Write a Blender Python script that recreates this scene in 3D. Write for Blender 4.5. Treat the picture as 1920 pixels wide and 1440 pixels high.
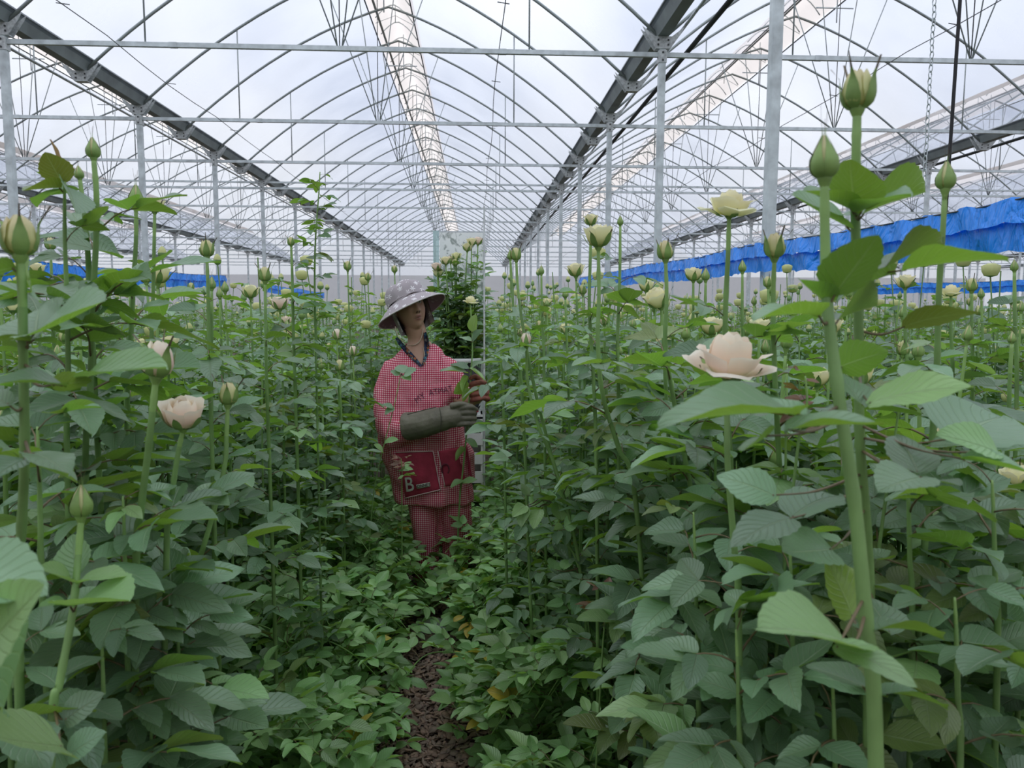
import bpy, bmesh, math, random
import numpy as np
from mathutils import Vector, Matrix, Euler, noise
from mathutils.bvhtree import BVHTree

for _o in list(bpy.data.objects):
    bpy.data.objects.remove(_o, do_unlink=True)
SC = bpy.context.scene
COL = SC.collection
PI = math.pi
rng = random.Random(7)

# ------------------------------------------------------------------ camera
F_PX = 1397.0
YAW, PITCH, ROLL = math.radians(2.876), math.radians(5.784), math.radians(0.184)
EYE = Vector((0.0, 0.0, 1.5))
RCAM = (Matrix.Rotation(-YAW, 3, 'Z') @ Matrix.Rotation(PI / 2 - PITCH, 3, 'X') @ Matrix.Rotation(ROLL, 3, 'Z'))
cam_d = bpy.data.cameras.new('camera')
cam_d.sensor_width = 36.0
cam_d.lens = 36.0 * F_PX / 1920.0
cam_d.clip_start, cam_d.clip_end = 0.05, 600.0
cam_d.dof.use_dof = True
cam_d.dof.focus_distance = 2.8
cam_d.dof.aperture_fstop = 9.0
cam = bpy.data.objects.new('camera', cam_d)
cam.matrix_world = Matrix.Translation(EYE) @ RCAM.to_4x4()
COL.objects.link(cam)
SC.camera = cam
RCAM_T = RCAM.transposed()


def at(px, py, y):
    """World point on the line of sight through a photo pixel, at distance y along the greenhouse."""
    d = RCAM @ Vector(((px - 960.0) / F_PX, -(py - 720.0) / F_PX, -1.0))
    return EYE + d * (y / d.y)


def pix(p):
    q = RCAM_T @ (Vector(p) - EYE)
    if q.z > -0.05:
        return None
    return (960.0 + F_PX * q.x / -q.z, 720.0 - F_PX * q.y / -q.z)


def seen(points, m=120):
    for p in points:
        q = pix(p)
        if q and -m < q[0] < 1920 + m and -m < q[1] < 1440 + m:
            return True
    return False


# ------------------------------------------------------------------ sky and exposure
world = bpy.data.worlds.new('overcast_sky')
SC.world = world
world.use_nodes = True
nt = world.node_tree
nt.nodes.clear()
w_out = nt.nodes.new('ShaderNodeOutputWorld')
w_bg = nt.nodes.new('ShaderNodeBackground')
w_tc = nt.nodes.new('ShaderNodeTexCoord')
w_n = nt.nodes.new('ShaderNodeTexNoise')
w_n.inputs['Scale'].default_value = 3.2
w_n.inputs['Detail'].default_value = 5.0
w_n.inputs['Roughness'].default_value = 0.45
w_r = nt.nodes.new('ShaderNodeValToRGB')
w_r.color_ramp.elements[0].position = 0.36
w_r.color_ramp.elements[0].color = (0.66, 0.71, 0.83, 1)
w_r.color_ramp.elements[1].position = 0.62
w_r.color_ramp.elements[1].color = (0.92, 0.94, 0.985, 1)
nt.links.new(w_tc.outputs['Generated'], w_n.inputs['Vector'])
nt.links.new(w_n.outputs['Fac'], w_r.inputs['Fac'])
nt.links.new(w_r.outputs['Color'], w_bg.inputs['Color'])
# overcast sky: about three times as bright overhead as at the horizon
w_sep = nt.nodes.new('ShaderNodeSeparateXYZ')
nt.links.new(w_tc.outputs['Generated'], w_sep.inputs[0])
w_mr = nt.nodes.new('ShaderNodeMapRange')
w_mr.inputs['From Min'].default_value = 0.0
w_mr.inputs['From Max'].default_value = 1.0
w_mr.inputs['To Min'].default_value = 0.76
w_mr.inputs['To Max'].default_value = 2.28
nt.links.new(w_sep.outputs['Z'], w_mr.inputs['Value'])
nt.links.new(w_mr.outputs['Result'], w_bg.inputs['Strength'])
nt.links.new(w_bg.outputs['Background'], w_out.inputs['Surface'])

SC.view_settings.view_transform = 'Standard'
SC.view_settings.look = 'None'
SC.view_settings.gamma = 1.0
SC.view_settings.use_curve_mapping = False
SC.view_settings.exposure = 0.07
SC.cycles.max_bounces = 10
SC.cycles.diffuse_bounces = 5
SC.cycles.glossy_bounces = 3
SC.cycles.transmission_bounces = 6
SC.cycles.transparent_max_bounces = 12
SC.cycles.caustics_reflective = False
SC.cycles.caustics_refractive = False


# ------------------------------------------------------------------ materials
def mat(name, col, rough=0.6, metal=0.0, spec=0.5, bump=0.0, bscale=40.0, var=0.0, vscale=6.0, dark=0.6):
    m = bpy.data.materials.new(name)
    m.use_nodes = True
    n, l = m.node_tree.nodes, m.node_tree.links
    b = n['Principled BSDF']
    b.inputs['Base Color'].default_value = (*col, 1)
    b.inputs['Roughness'].default_value = rough
    b.inputs['Metallic'].default_value = metal
    b.inputs['Specular IOR Level'].default_value = spec
    if var > 0 or bump > 0:
        tc = n.new('ShaderNodeTexCoord')
    if var > 0:
        t = n.new('ShaderNodeTexNoise')
        t.inputs['Scale'].default_value = vscale
        t.inputs['Detail'].default_value = 5
        l.new(tc.outputs['Object'], t.inputs['Vector'])
        r = n.new('ShaderNodeMapRange')
        r.inputs['From Min'].default_value = 0.3
        r.inputs['From Max'].default_value = 0.7
        r.inputs['To Min'].default_value = 1 - var
        r.inputs['To Max'].default_value = 1 + var * 0.5
        l.new(t.outputs['Fac'], r.inputs['Value'])
        h = n.new('ShaderNodeHueSaturation')
        h.inputs['Color'].default_value = (*col, 1)
        l.new(r.outputs['Result'], h.inputs['Value'])
        l.new(h.outputs['Color'], b.inputs['Base Color'])
    if bump > 0:
        t2 = n.new('ShaderNodeTexNoise')
        t2.inputs['Scale'].default_value = bscale
        t2.inputs['Detail'].default_value = 4
        l.new(tc.outputs['Object'], t2.inputs['Vector'])
        bp = n.new('ShaderNodeBump')
        bp.inputs['Strength'].default_value = bump
        bp.inputs['Distance'].default_value = 0.01
        l.new(t2.outputs['Fac'], bp.inputs['Height'])
        l.new(bp.outputs['Normal'], b.inputs['Normal'])
    return m


def film_mat(name, col, clear=0.3, gloss=0.04):
    m = bpy.data.materials.new(name)
    m.use_nodes = True
    n, l = m.node_tree.nodes, m.node_tree.links
    n.clear()
    out = n.new('ShaderNodeOutputMaterial')
    tl = n.new('ShaderNodeBsdfTranslucent')
    tl.inputs['Color'].default_value = (*col, 1)
    tr = n.new('ShaderNodeBsdfTransparent')
    tr.inputs['Color'].default_value = (*col, 1)
    df = n.new('ShaderNodeBsdfDiffuse')
    df.inputs['Color'].default_value = (*col, 1)
    # faint dust streaks in the film
    tc = n.new('ShaderNodeTexCoord')
    t = n.new('ShaderNodeTexNoise')
    t.inputs['Scale'].default_value = 0.7
    t.inputs['Detail'].default_value = 6
    l.new(tc.outputs['Object'], t.inputs['Vector'])
    mr = n.new('ShaderNodeMapRange')
    mr.inputs['From Min'].default_value = 0.35
    mr.inputs['From Max'].default_value = 0.7
    mr.inputs['To Min'].default_value = max(0, clear - 0.12)
    mr.inputs['To Max'].default_value = clear + 0.12
    l.new(t.outputs['Fac'], mr.inputs['Value'])
    a = n.new('ShaderNodeMixShader')
    l.new(mr.outputs['Result'], a.inputs['Fac'])
    l.new(tl.outputs[0], a.inputs[1])
    l.new(tr.outputs[0], a.inputs[2])
    b = n.new('ShaderNodeMixShader')
    b.inputs['Fac'].default_value = gloss
    l.new(a.outputs[0], b.inputs[1])
    l.new(df.outputs[0], b.inputs[2])
    l.new(b.outputs[0], out.inputs['Surface'])
    return m


M = {}
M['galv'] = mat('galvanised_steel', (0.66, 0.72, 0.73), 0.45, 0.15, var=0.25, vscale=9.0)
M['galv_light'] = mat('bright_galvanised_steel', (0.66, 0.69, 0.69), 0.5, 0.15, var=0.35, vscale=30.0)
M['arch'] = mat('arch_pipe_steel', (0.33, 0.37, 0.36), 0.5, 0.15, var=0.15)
M['gutter'] = mat('gutter_sheet', (0.27, 0.31, 0.31), 0.5, 0.2, var=0.25, vscale=3.0)
M['rail'] = mat('dark_rail', (0.06, 0.065, 0.065), 0.5, 0.2)
M['black'] = mat('black_cable', (0.012, 0.012, 0.014), 0.6)
M['film'] = film_mat('roof_film', (0.83, 0.85, 0.89), 0.88)
M['film_wall'] = film_mat('wall_film', (0.92, 0.94, 0.96), 0.55)
M['film_grey'] = film_mat('grey_wall_film', (0.62, 0.62, 0.63), 0.10, 0.4)
M['film_beige'] = film_mat('aged_vent_film', (0.86, 0.79, 0.73), 0.12, 0.15)


# ------------------------------------------------------------------ mesh helpers
def link(o, parent=None):
    COL.objects.link(o)
    if parent is not None:
        o.parent = parent
    return o


def mesh_from(name, V, Fc, mats, midx=None, smooth=True, uv=None, rnd=None):
    me = bpy.data.meshes.new(name)
    me.from_pydata([tuple(v) for v in V], [], [tuple(f) for f in Fc])
    for m in (mats if isinstance(mats, (list, tuple)) else [mats]):
        me.materials.append(m)
    if midx is not None:
        me.polygons.foreach_set('material_index', np.array(midx, dtype=np.int32))
    if smooth:
        me.polygons.foreach_set('use_smooth', np.ones(len(me.polygons), dtype=bool))
    if uv is not None:
        ul = me.uv_layers.new(name='UVMap')
        li = np.zeros(len(me.loops), dtype=np.int32)
        me.loops.foreach_get('vertex_index', li)
        ul.data.foreach_set('uv', np.array(uv, dtype=np.float32)[li].ravel())
    if rnd is not None:
        at_ = me.attributes.new('rnd', 'FLOAT', 'POINT')
        at_.data.foreach_set('value', np.array(rnd, dtype=np.float32))
    me.update()
    return me


def mobj(name, me, parent=None, loc=None, **props):
    o = bpy.data.objects.new(name, me)
    if loc is not None:
        o.location = loc
    link(o, parent)
    for k, v in props.items():
        o[k] = v
    return o


def empty(name, loc=(0, 0, 0), **props):
    o = bpy.data.objects.new(name, None)
    o.location = loc
    o.empty_display_size = 0.05
    link(o)
    for k, v in props.items():
        o[k] = v
    return o


class MB:
    def __init__(self):
        self.V, self.F, self.M = [], [], []

    def add(self, V, Fc, mi=0):
        b = len(self.V)
        self.V += [Vector(v) for v in V]
        self.F += [tuple(i + b for i in f) for f in Fc]
        self.M += [mi] * len(Fc)

    def box(self, c, s, mi=0, rot=None):
        hx, hy, hz = s[0] / 2, s[1] / 2, s[2] / 2
        vs = [Vector((x, y, z)) for x in (-hx, hx) for y in (-hy, hy) for z in (-hz, hz)]
        if rot is not None:
            vs = [rot @ v for v in vs]
        c = Vector(c)
        self.add([v + c for v in vs], [(0, 1, 3, 2), (4, 6, 7, 5), (0, 4, 5, 1), (2, 3, 7, 6), (0, 2, 6, 4), (1, 5, 7, 3)], mi)

    def bar(self, a, b, w, h=None, mi=0):
        h = h or w
        a, b = Vector(a), Vector(b)
        d = b - a
        q = d.to_track_quat('Z', 'Y').to_matrix()
        self.box((a + b) / 2, (w, h, d.length), mi, q)

    def tube(self, pts, rad, sides=6, mi=0, cap=True):
        V, Fc = tube_data(pts, rad, sides, cap)
        self.add(V, Fc, mi)

    def mesh(self, name, mats, smooth=False):
        return mesh_from(name, self.V, self.F, mats, self.M, smooth)


def tube_data(pts, rad, sides=6, cap=True):
    pts = [Vector(p) for p in pts]
    n = len(pts)
    rs = rad if isinstance(rad, (list, tuple)) else [rad] * n
    V, Fc = [], []
    t0 = (pts[1] - pts[0]).normalized()
    u = t0.orthogonal().normalized()
    for i, p in enumerate(pts):
        t = (pts[min(i + 1, n - 1)] - pts[max(i - 1, 0)])
        t = t.normalized() if t.length > 1e-9 else t0
        u = (u - t * u.dot(t))
        u = u.normalized() if u.length > 1e-6 else t.orthogonal().normalized()
        w = t.cross(u)
        for k in range(sides):
            a = 2 * PI * k / sides
            V.append(p + (u * math.cos(a) + w * math.sin(a)) * rs[i])
    for i in range(n - 1):
        for k in range(sides):
            k2 = (k + 1) % sides
            Fc.append((i * sides + k, i * sides + k2, (i + 1) * sides + k2, (i + 1) * sides + k))
    if cap:
        Fc.append(tuple(range(sides))[::-1])
        Fc.append(tuple(range((n - 1) * sides, n * sides)))
    return V, Fc


def grid_faces(nu, nv, closed_u=False):
    """vertex (i,j) at i*nu+j, i<nv rows, j<nu columns"""
    Fc = []
    for i in range(nv - 1):
        for j in range(nu if closed_u else nu - 1):
            j2 = (j + 1) % nu
            Fc.append((i * nu + j, i * nu + j2, (i + 1) * nu + j2, (i + 1) * nu + j))
    return Fc


def catmull(pts, per=6):
    pts = [Vector(p) for p in pts]
    if len(pts) < 3:
        return [pts[0].lerp(pts[-1], i / per) for i in range(per + 1)]
    P = [pts[0] * 2 - pts[1]] + pts + [pts[-1] * 2 - pts[-2]]
    out = []
    for i in range(1, len(P) - 2):
        for k in range(per):
            t = k / per
            a, b, c, d = P[i - 1], P[i], P[i + 1], P[i + 2]
            out.append(0.5 * ((2 * b) + (c - a) * t + (2 * a - 5 * b + 4 * c - d) * t * t + (3 * b - a - 3 * c + d) * t ** 3))
    out.append(pts[-1])
    return out


def lathe(tab, sides=12):
    V, n = [], len(tab)
    for r_, z_ in tab:
        for k in range(sides):
            V.append((r_ * math.cos(2 * PI * k / sides), r_ * math.sin(2 * PI * k / sides), z_))
    Fc = grid_faces(sides, n, True)
    Fc.append(tuple(range(sides))[::-1])
    Fc.append(tuple(range((n - 1) * sides, n * sides)))
    return V, Fc


# ------------------------------------------------------------------ greenhouse shell
SPAN, GX0, ZG, ZR = 8.751, 2.574, 5.195, 7.807
YO = 0.51
HALF = SPAN / 2
Y0, Y1 = -8.0, 66.0
KS = list(range(-4, 6))


def ridge_x(k):
    return GX0 - HALF + k * SPAN


def zroof(u):
    u = abs(u)
    return ZR - 0.30 * u - 0.0692 * u * u


# ground
floor_m = bpy.data.materials.new('soil')
floor_m.use_nodes = True
_n, _l = floor_m.node_tree.nodes, floor_m.node_tree.links
_b = _n['Principled BSDF']
_b.inputs['Roughness'].default_value = 0.95
_tc = _n.new('ShaderNodeTexCoord')
_t = _n.new('ShaderNodeTexNoise')
_t.inputs['Scale'].default_value = 9.0
_t.inputs['Detail'].default_value = 8
_r = _n.new('ShaderNodeValToRGB')
_r.color_ramp.elements[0].position = 0.35
_r.color_ramp.elements[0].color = (0.035, 0.022, 0.015, 1)
_r.color_ramp.elements[1].position = 0.7
_r.color_ramp.elements[1].color = (0.12, 0.08, 0.055, 1)
_l.new(_tc.outputs['Object'], _t.inputs['Vector'])
_l.new(_t.outputs['Fac'], _r.inputs['Fac'])
_l.new(_r.outputs['Color'], _b.inputs['Base Color'])
_bp = _n.new('ShaderNodeBump')
_bp.inputs['Strength'].default_value = 0.7
_bp.inputs['Distance'].default_value = 0.03
_l.new(_t.outputs['Fac'], _bp.inputs['Height'])
_l.new(_bp.outputs['Normal'], _b.inputs['Normal'])
XL, XR = ridge_x(KS[0]) - HALF, ridge_x(KS[-1]) + HALF
mobj('floor', mesh_from('floor', [(XL - 40, Y0 - 40, 0), (XR + 40, Y0 - 40, 0), (XR + 40, Y1 + 60, 0), (XL - 40, Y1 + 60, 0)], [(0, 1, 2, 3)], floor_m),
     kind='structure', label='dark brown soil floor under the rose beds')

# roof film: each span has a left and a right sheet between vent edge and gutter
ceiling = empty('ceiling', (0, 0, 0), kind='structure', label='translucent white film roof of arched greenhouse spans')
UL, UR = -0.40, 0.48


def sheet(u0, u1, nu=11, dy=1.0, lift=0.0):
    V = []
    ys = np.arange(Y0, Y1 + 0.01, dy)
    for y in ys:
        sag = 0.035 * math.sin(PI * ((y - Y0) % 2.0) / 2.0)
        for j in range(nu):
            u = u0 + (u1 - u0) * j / (nu - 1)
            e = min(1.0, 4 * j / (nu - 1), 4 * (1 - j / (nu - 1)))
            V.append((u, y, zroof(u) + 0.045 + lift + sag * e * 0.6))
    return V, grid_faces(nu, len(ys))


_V, _F = sheet(-HALF + 0.10, UL)
film_l = mesh_from('roof_film_sheet', _V, _F, M['film'])
_V, _F = sheet(UR, HALF - 0.10)
film_r = mesh_from('roof_film_sheet', _V, _F, M['film'])


def hood_z(u):
    s = (u - UL) / (UR - UL)
    return zroof(u) + 0.06 + 0.34 * math.sin(PI * min(1, max(0, 0.12 + 0.84 * s))) ** 0.8


_V = []
_ys = np.arange(Y0, Y1 + 0.01, 1.0)
for y in _ys:
    for j in range(9):
        u = UL - 0.06 + (UR - UL + 0.12) * j / 8
        _V.append((u, y, hood_z(min(max(u, UL), UR)) + (0.012 if int(y) % 2 else 0)))
hood_me = mesh_from('vent_hood_film', _V, grid_faces(9, len(_ys)), M['film_beige'])
for k in KS:
    x = ridge_x(k)
    mobj('roof_film_sheet', film_l, ceiling, (x, 0, 0))
    mobj('roof_film_sheet', film_r, ceiling, (x, 0, 0))
    mobj('vent_hood_film', hood_me, ceiling, (x, 0, 0))

# end walls and side walls of film
for nm, yy in (('wall_back', Y1), ('wall_front', Y0)):
    w = empty(nm, (0, yy, 0), kind='structure', label='film gable wall at the far end of the greenhouse' if nm == 'wall_back' else 'film gable wall behind the viewpoint')
    lo = MB()
    lo.add([(XL, 0, 0), (XR, 0, 0), (XR, 0, 4.35), (XL, 0, 4.35)], [(0, 1, 2, 3)])
    mobj('lower_film', lo.mesh('lower_film', M['film_grey']), w)
    for k in KS:
        up = MB()
        us = np.linspace(-HALF, HALF, 17)
        V = [(u, 0, 4.35) for u in us] + [(u, 0, zroof(u)) for u in us]
        up.add(V, [(i, i + 1, i + 18, i + 17) for i in range(16)])
        mobj('gable_film', up.mesh('gable_film', M['film_wall']), w, (ridge_x(k), 0, 0))
for nm, xx in (('wall_left', XL), ('wall_right', XR)):
    lo = MB()
    lo.add([(0, Y0, 0), (0, Y1, 0), (0, Y1, 5.1), (0, Y0, 5.1)], [(0, 1, 2, 3)])
    mobj(nm, lo.mesh(nm, M['film_wall']), None, (xx, 0, 0), kind='structure', label='translucent film side wall of the greenhouse')

# ---- arches
us = np.linspace(-HALF + 0.06, HALF - 0.06, 25)
_b = MB()
_b.tube([(u, 0, zroof(u)) for u in us], 0.024, 6)
arch_me = _b.mesh('roof_arch', M['arch'], True)
for k in KS:
    for y in range(4, 66, 2):
        x = ridge_x(k)
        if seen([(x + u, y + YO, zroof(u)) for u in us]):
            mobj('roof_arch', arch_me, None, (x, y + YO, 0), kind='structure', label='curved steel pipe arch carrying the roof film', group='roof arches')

# ---- gutters with brackets
prof = [(a_ * .74, b_) for a_, b_ in [(-0.20, 0.20), (-0.235, 0.20), (-0.235, 0.18), (-0.205, 0.18), (-0.10, 0.0), (0.10, 0.0), (0.205, 0.18), (0.235, 0.18), (0.235, 0.20), (0.20, 0.20), (0.09, 0.012), (-0.09, 0.012)]]
_b = MB()
_n2 = len(prof)
ysg = ([Y0 + 0.51 * 0 + i for i in range(0, int(Y1 - Y0) + 1, 2)])
_V = [(px_, y, ZG + pz_) for y in ysg for (px_, pz_) in prof]
_b.add(_V, grid_faces(_n2, len(ysg), True))
gut_me = _b.mesh('gutter', M['gutter'])
_b = MB()   # gusset bracket under the gutter: a folded plate, wide at the top
for s in (-1, 1):
    y = 0.055 * s
    V = [(-0.29, y - 0.004, 0.13), (-0.25, y - 0.004, 0.05), (-0.10, y - 0.004, -0.16), (0.10, y - 0.004, -0.16), (0.25, y - 0.004, 0.05), (0.29, y - 0.004, 0.13), (0.12, y - 0.004, 0.0), (-0.12, y - 0.004, 0.0)]
    V2 = [(a, b + 0.008, c) for a, b, c in V]
    fs = [(0, 1, 7), (1, 2, 7), (2, 3, 6, 7), (3, 4, 6), (4, 5, 6)]
    b0 = V + V2
    _b.add(b0, [f[::-1] for f in fs] + [tuple(i + 8 for i in f) for f in fs] + [(i, (i + 1) % 8, (i + 1) % 8 + 8, i + 8) for i in range(8)])
_b.box((0, 0, -0.155), (0.2, 0.11, 0.008))
for sx in (-1, 1):
    _b.box((sx * 0.07, -0.066, -0.05), (0.02, 0.014, 0.02), 1)
    _b.box((sx * 0.07, -0.066, -0.11), (0.02, 0.014, 0.02), 1)
gus_me = _b.mesh('gusset_bracket', [M['galv_light'], M['rail']])
_b = MB()
_b.tube([(0, Y0, 0), (0, Y1, 0)], 0.035, 8)
roll_dark = _b.mesh('roll_up_pipe', M['rail'], True)
_b = MB()
_b.tube([(0, Y0, 0), (0, Y1, 0)], 0.022, 8)
roll_light = _b.mesh('film_rail', M['galv_light'], True)
for k in [KS[0] - 1] + KS:
    gx = GX0 + k * SPAN
    vis = [y for y in range(4, 66, 2) if seen([(gx, y, ZG)], 60)]
    if not vis:
        continue
    g = mobj('gutter', gut_me, None, (gx, 0, 0), kind='structure', label='long grey sheet-metal roof gutter on steel posts', group='roof gutters')
    for y in vis:
        mobj('gusset_bracket', gus_me, g, (0, y + YO, ZG))
    sd = 1 if k >= 0 else -1
    mobj('roll_up_pipe', roll_dark if k >= 0 else roll_light, g, (sd * 0.52, 0, ZG + 0.02))
    mobj('film_rail', roll_light, g, (sd * 0.34, 0, ZG + 0.20))

# ---- posts
_b = MB()
w = 0.048
c = 0.012
sec = [(-w + c, -w), (w - c, -w), (w, -w + c), (w, w - c), (w - c, w), (-w + c, w), (-w, w - c), (-w, -w + c)]
_b.add([(a, b_, 0) for a, b_ in sec] + [(a, b_, ZG - 0.12) for a, b_ in sec], [(i, (i + 1) % 8, (i + 1) % 8 + 8, i + 8) for i in range(8)])
post_me = _b.mesh('steel_post', M['galv'])
_b = MB()
_b.box((0, 0, ZG - 0.26), (0.112, 0.112, 0.16))
for sz in (-0.05, 0.05):
    _b.box((0, -0.062, ZG - 0.26 + sz), (0.022, 0.016, 0.022), 1)
collar_me = _b.mesh('post_collar', [M['galv_light'], M['rail']])
for k in [KS[0] - 1] + KS:
    gx = GX0 + k * SPAN
    for y in range(6, 66, 4):
        if seen([(gx, y, z) for z in (1.0, 2, 3, 4, 5)], 40):
            o = mobj('steel_post', post_me, None, (gx, y + YO, 0), kind='structure', label='square galvanised steel post under the gutter', group='greenhouse posts')
            mobj('post_collar', collar_me, o)

# ---- tie beams with hangers and web rods
ZB = 4.965
_b = MB()
_b.box((0, 0, ZB), (SPAN - 0.1, 0.05, 0.06))
_b.box((-HALF * 0.5, 0, ZB), (0.10, 0.06, 0.066))
_b.box((HALF * 0.5, 0, ZB), (0.10, 0.06, 0.066))
beam_me = _b.mesh('tie_beam', M['galv'])


def rod_mesh(a, b, r=0.011, m='galv'):
    q = MB()
    q.tube([a, b], r, 5)
    return q.mesh('web_rod', M[m], True)


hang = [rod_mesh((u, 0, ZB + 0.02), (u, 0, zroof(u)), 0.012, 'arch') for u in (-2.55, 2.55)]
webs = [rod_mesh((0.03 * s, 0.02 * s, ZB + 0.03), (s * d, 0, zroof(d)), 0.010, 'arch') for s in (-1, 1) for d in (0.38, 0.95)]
webs.append(rod_mesh((0, 0, ZB + 0.03), (0.02, 0, ZR), 0.008, 'rail'))
_b = MB()
_b.tube([(0.1, 0.3, ZR + 0.25), (0.1, 0.3, ZR - 0.75)], 0.012, 5)
_b.tube([(-0.32, 0.3, ZR - 0.48), (0.42, 0.3, ZR - 0.48)], 0.014, 5)
tbar_me = _b.mesh('vent_drive_bar', M['galv'], True)
_b = MB()
_b.box((0, 0, ZB + 0.17), (SPAN - 0.1, 0.05, 0.05))
for i in range(9):
    _b.bar((-HALF + 0.5 + i, 0, ZB), (-HALF + 1.0 + i * 0.98, 0, ZB + 0.17), 0.018)
top_me = _b.mesh('upper_chord', M['galv'])
for k in KS:
    x = ridge_x(k)
    for y in range(6, 66, 4):
        if not seen([(x + u, y, z) for u in us for z in (ZB, ZR)], 20):
            continue
        o = mobj('tie_beam', beam_me, None, (x, y + YO, 0), kind='structure', label='horizontal steel tie beam with hanger rods below the roof', group='tie beams')
        for h in hang:
            mobj('hanger_rod', h, o)
        if y < 46:
            for h in webs:
                mobj('web_rod', h, o)
            mobj('vent_drive_bar', tbar_me, o)
        if y == 22:
            mobj('upper_chord', top_me, o)

# ---- vent hoops and rails under the ridge hood
_b = MB()
_b.tube([(u, 0, hood_z(u) - 0.02) for u in np.linspace(UL + 0.02, UR - 0.02, 9)], 0.013, 5)
hoop_me = _b.mesh('vent_hoop', M['galv'], True)
_b = MB()
_b.tube([(0.06, 0, zroof(0)), (0.06, 0, hood_z(0.06) - 0.02)], 0.010, 5)
_b.tube([(0.06, 0, zroof(0) + 0.14), (UR - 0.02, 0, zroof(UR) + 0.1)], 0.006, 4)
_b.tube([(0.06, 0, zroof(0) + 0.14), (UL + 0.02, 0, zroof(UL) + 0.1)], 0.006, 4)
strut_me = _b.mesh('vent_strut', M['galv'], True)
_b = MB()
_b.tube([(0, Y0, 0), (0, Y1, 0)], 0.015, 6)
vrail_me = _b.mesh('vent_rail', M['rail'], True)
_b = MB()
_b.box((0, (Y0 + Y1) / 2, 0), (0.05, Y1 - Y0, 0.01))
vstrip_me = _b.mesh('vent_flap_strip', M['galv_light'])
for k in (-2, -1, 0, 1, 2):
    x = ridge_x(k)
    r = empty('ridge_vent', (x, 0, 0), kind='structure', label='ridge vent with small hoops running along the roof crest', group='ridge vents')
    mobj('vent_rail', vrail_me, r, (UL - 0.02, 0, zroof(UL) + 0.04))
    mobj('vent_rail', vrail_me, r, (UR + 0.02, 0, zroof(UR) + 0.04))
    mobj('vent_flap_strip', vstrip_me, r, (UL + 0.12, 0, zroof(UL) + 0.12))
    for y in range(8, 44):
        if seen([(x, y, ZR)], 60):
            mobj('vent_hoop', hoop_me, r, (0, y + 0.35, 0))
            if y % 2:
                mobj('vent_strut', strut_me, r, (0, y + 0.35, 0))

# ---- wires strung along the spans, with little cross clips
wires = [(-4.62, 4.90), (0.34, 5.02), (5.72, 4.90)]
for wx, wz in wires:
    b = MB()
    pts = []
    for y in range(3, 65):
        pts.append((wx + 0.02 * math.sin(y * 0.9), y, wz - 0.04 * math.sin(PI * ((y - 2) % 4) / 4)))
    b.tube(pts, 0.006, 5)
    o = mobj('sprinkler_wire', b.mesh('sprinkler_wire', M['rail'], True), None, None, kind='structure', label='thin dark wire strung lengthwise under the roof', group='roof wires')
    for y in range(6, 40, 3):
        b = MB()
        b.tube([(wx - 0.07, y, wz), (wx + 0.07, y + 0.02, wz - 0.01)], 0.006, 4)
        mobj('wire_clip', b.mesh('wire_clip', M['rail'], True), o)

# ---- black cable and chain by the near post line
b = MB()
b.tube(catmull([(2.48, 3.86, 5.1), (2.46, 3.83, 3.6), (2.43, 3.80, 1.98)], 8), 0.009, 6)
mobj('hoist_cable', b.mesh('hoist_cable', M['black'], True), None, None, label='black cable hanging down to the blue tarpaulin', category='cable')
_ch = empty('pull_chain', (2.44, 4.02, 2.12), label='thin metal pull chain hanging beside the black cable', category='chain')
_b = MB()
_b.tube([(0.011 * math.cos(a), 0, 0.021 * math.sin(a)) for a in np.linspace(0, 2 * PI, 9)], 0.003, 4, cap=False)
lk = _b.mesh('chain_link', M['galv'], True)
for i in range(88):
    q = mobj('chain_link', lk, _ch, (0.002 * math.sin(i), 0, 0.02 + i * 0.034))
    q.rotation_euler = (0, 0, (PI / 2) * (i % 2) + 0.3)

# ---- blue tarpaulins along the post lines
M['tarp'] = bpy.data.materials.new('blue_tarpaulin')
M['tarp'].use_nodes = True
_n, _l = M['tarp'].node_tree.nodes, M['tarp'].node_tree.links
_pb = _n['Principled BSDF']
_pb.inputs['Base Color'].default_value = (0.008, 0.27, 0.95, 1)
_pb.inputs['Roughness'].default_value = 0.32
_tc = _n.new('ShaderNodeTexCoord')
_t = _n.new('ShaderNodeTexNoise')
_t.inputs['Scale'].default_value = 11.0
_t.inputs['Detail'].default_value = 3
_t.inputs['Distortion'].default_value = 1.2
_mp = _n.new('ShaderNodeMapping')
_mp.inputs['Scale'].default_value = (1, 1.0, 0.35)
_l.new(_tc.outputs['Object'], _mp.inputs['Vector'])
_l.new(_mp.outputs['Vector'], _t.inputs['Vector'])
_bp = _n.new('ShaderNodeBump')
_bp.inputs['Strength'].default_value = 0.9
_bp.inputs['Distance'].default_value = 0.05
_l.new(_t.outputs['Fac'], _bp.inputs['Height'])
_l.new(_bp.outputs['Normal'], _pb.inputs['Normal'])


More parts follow.
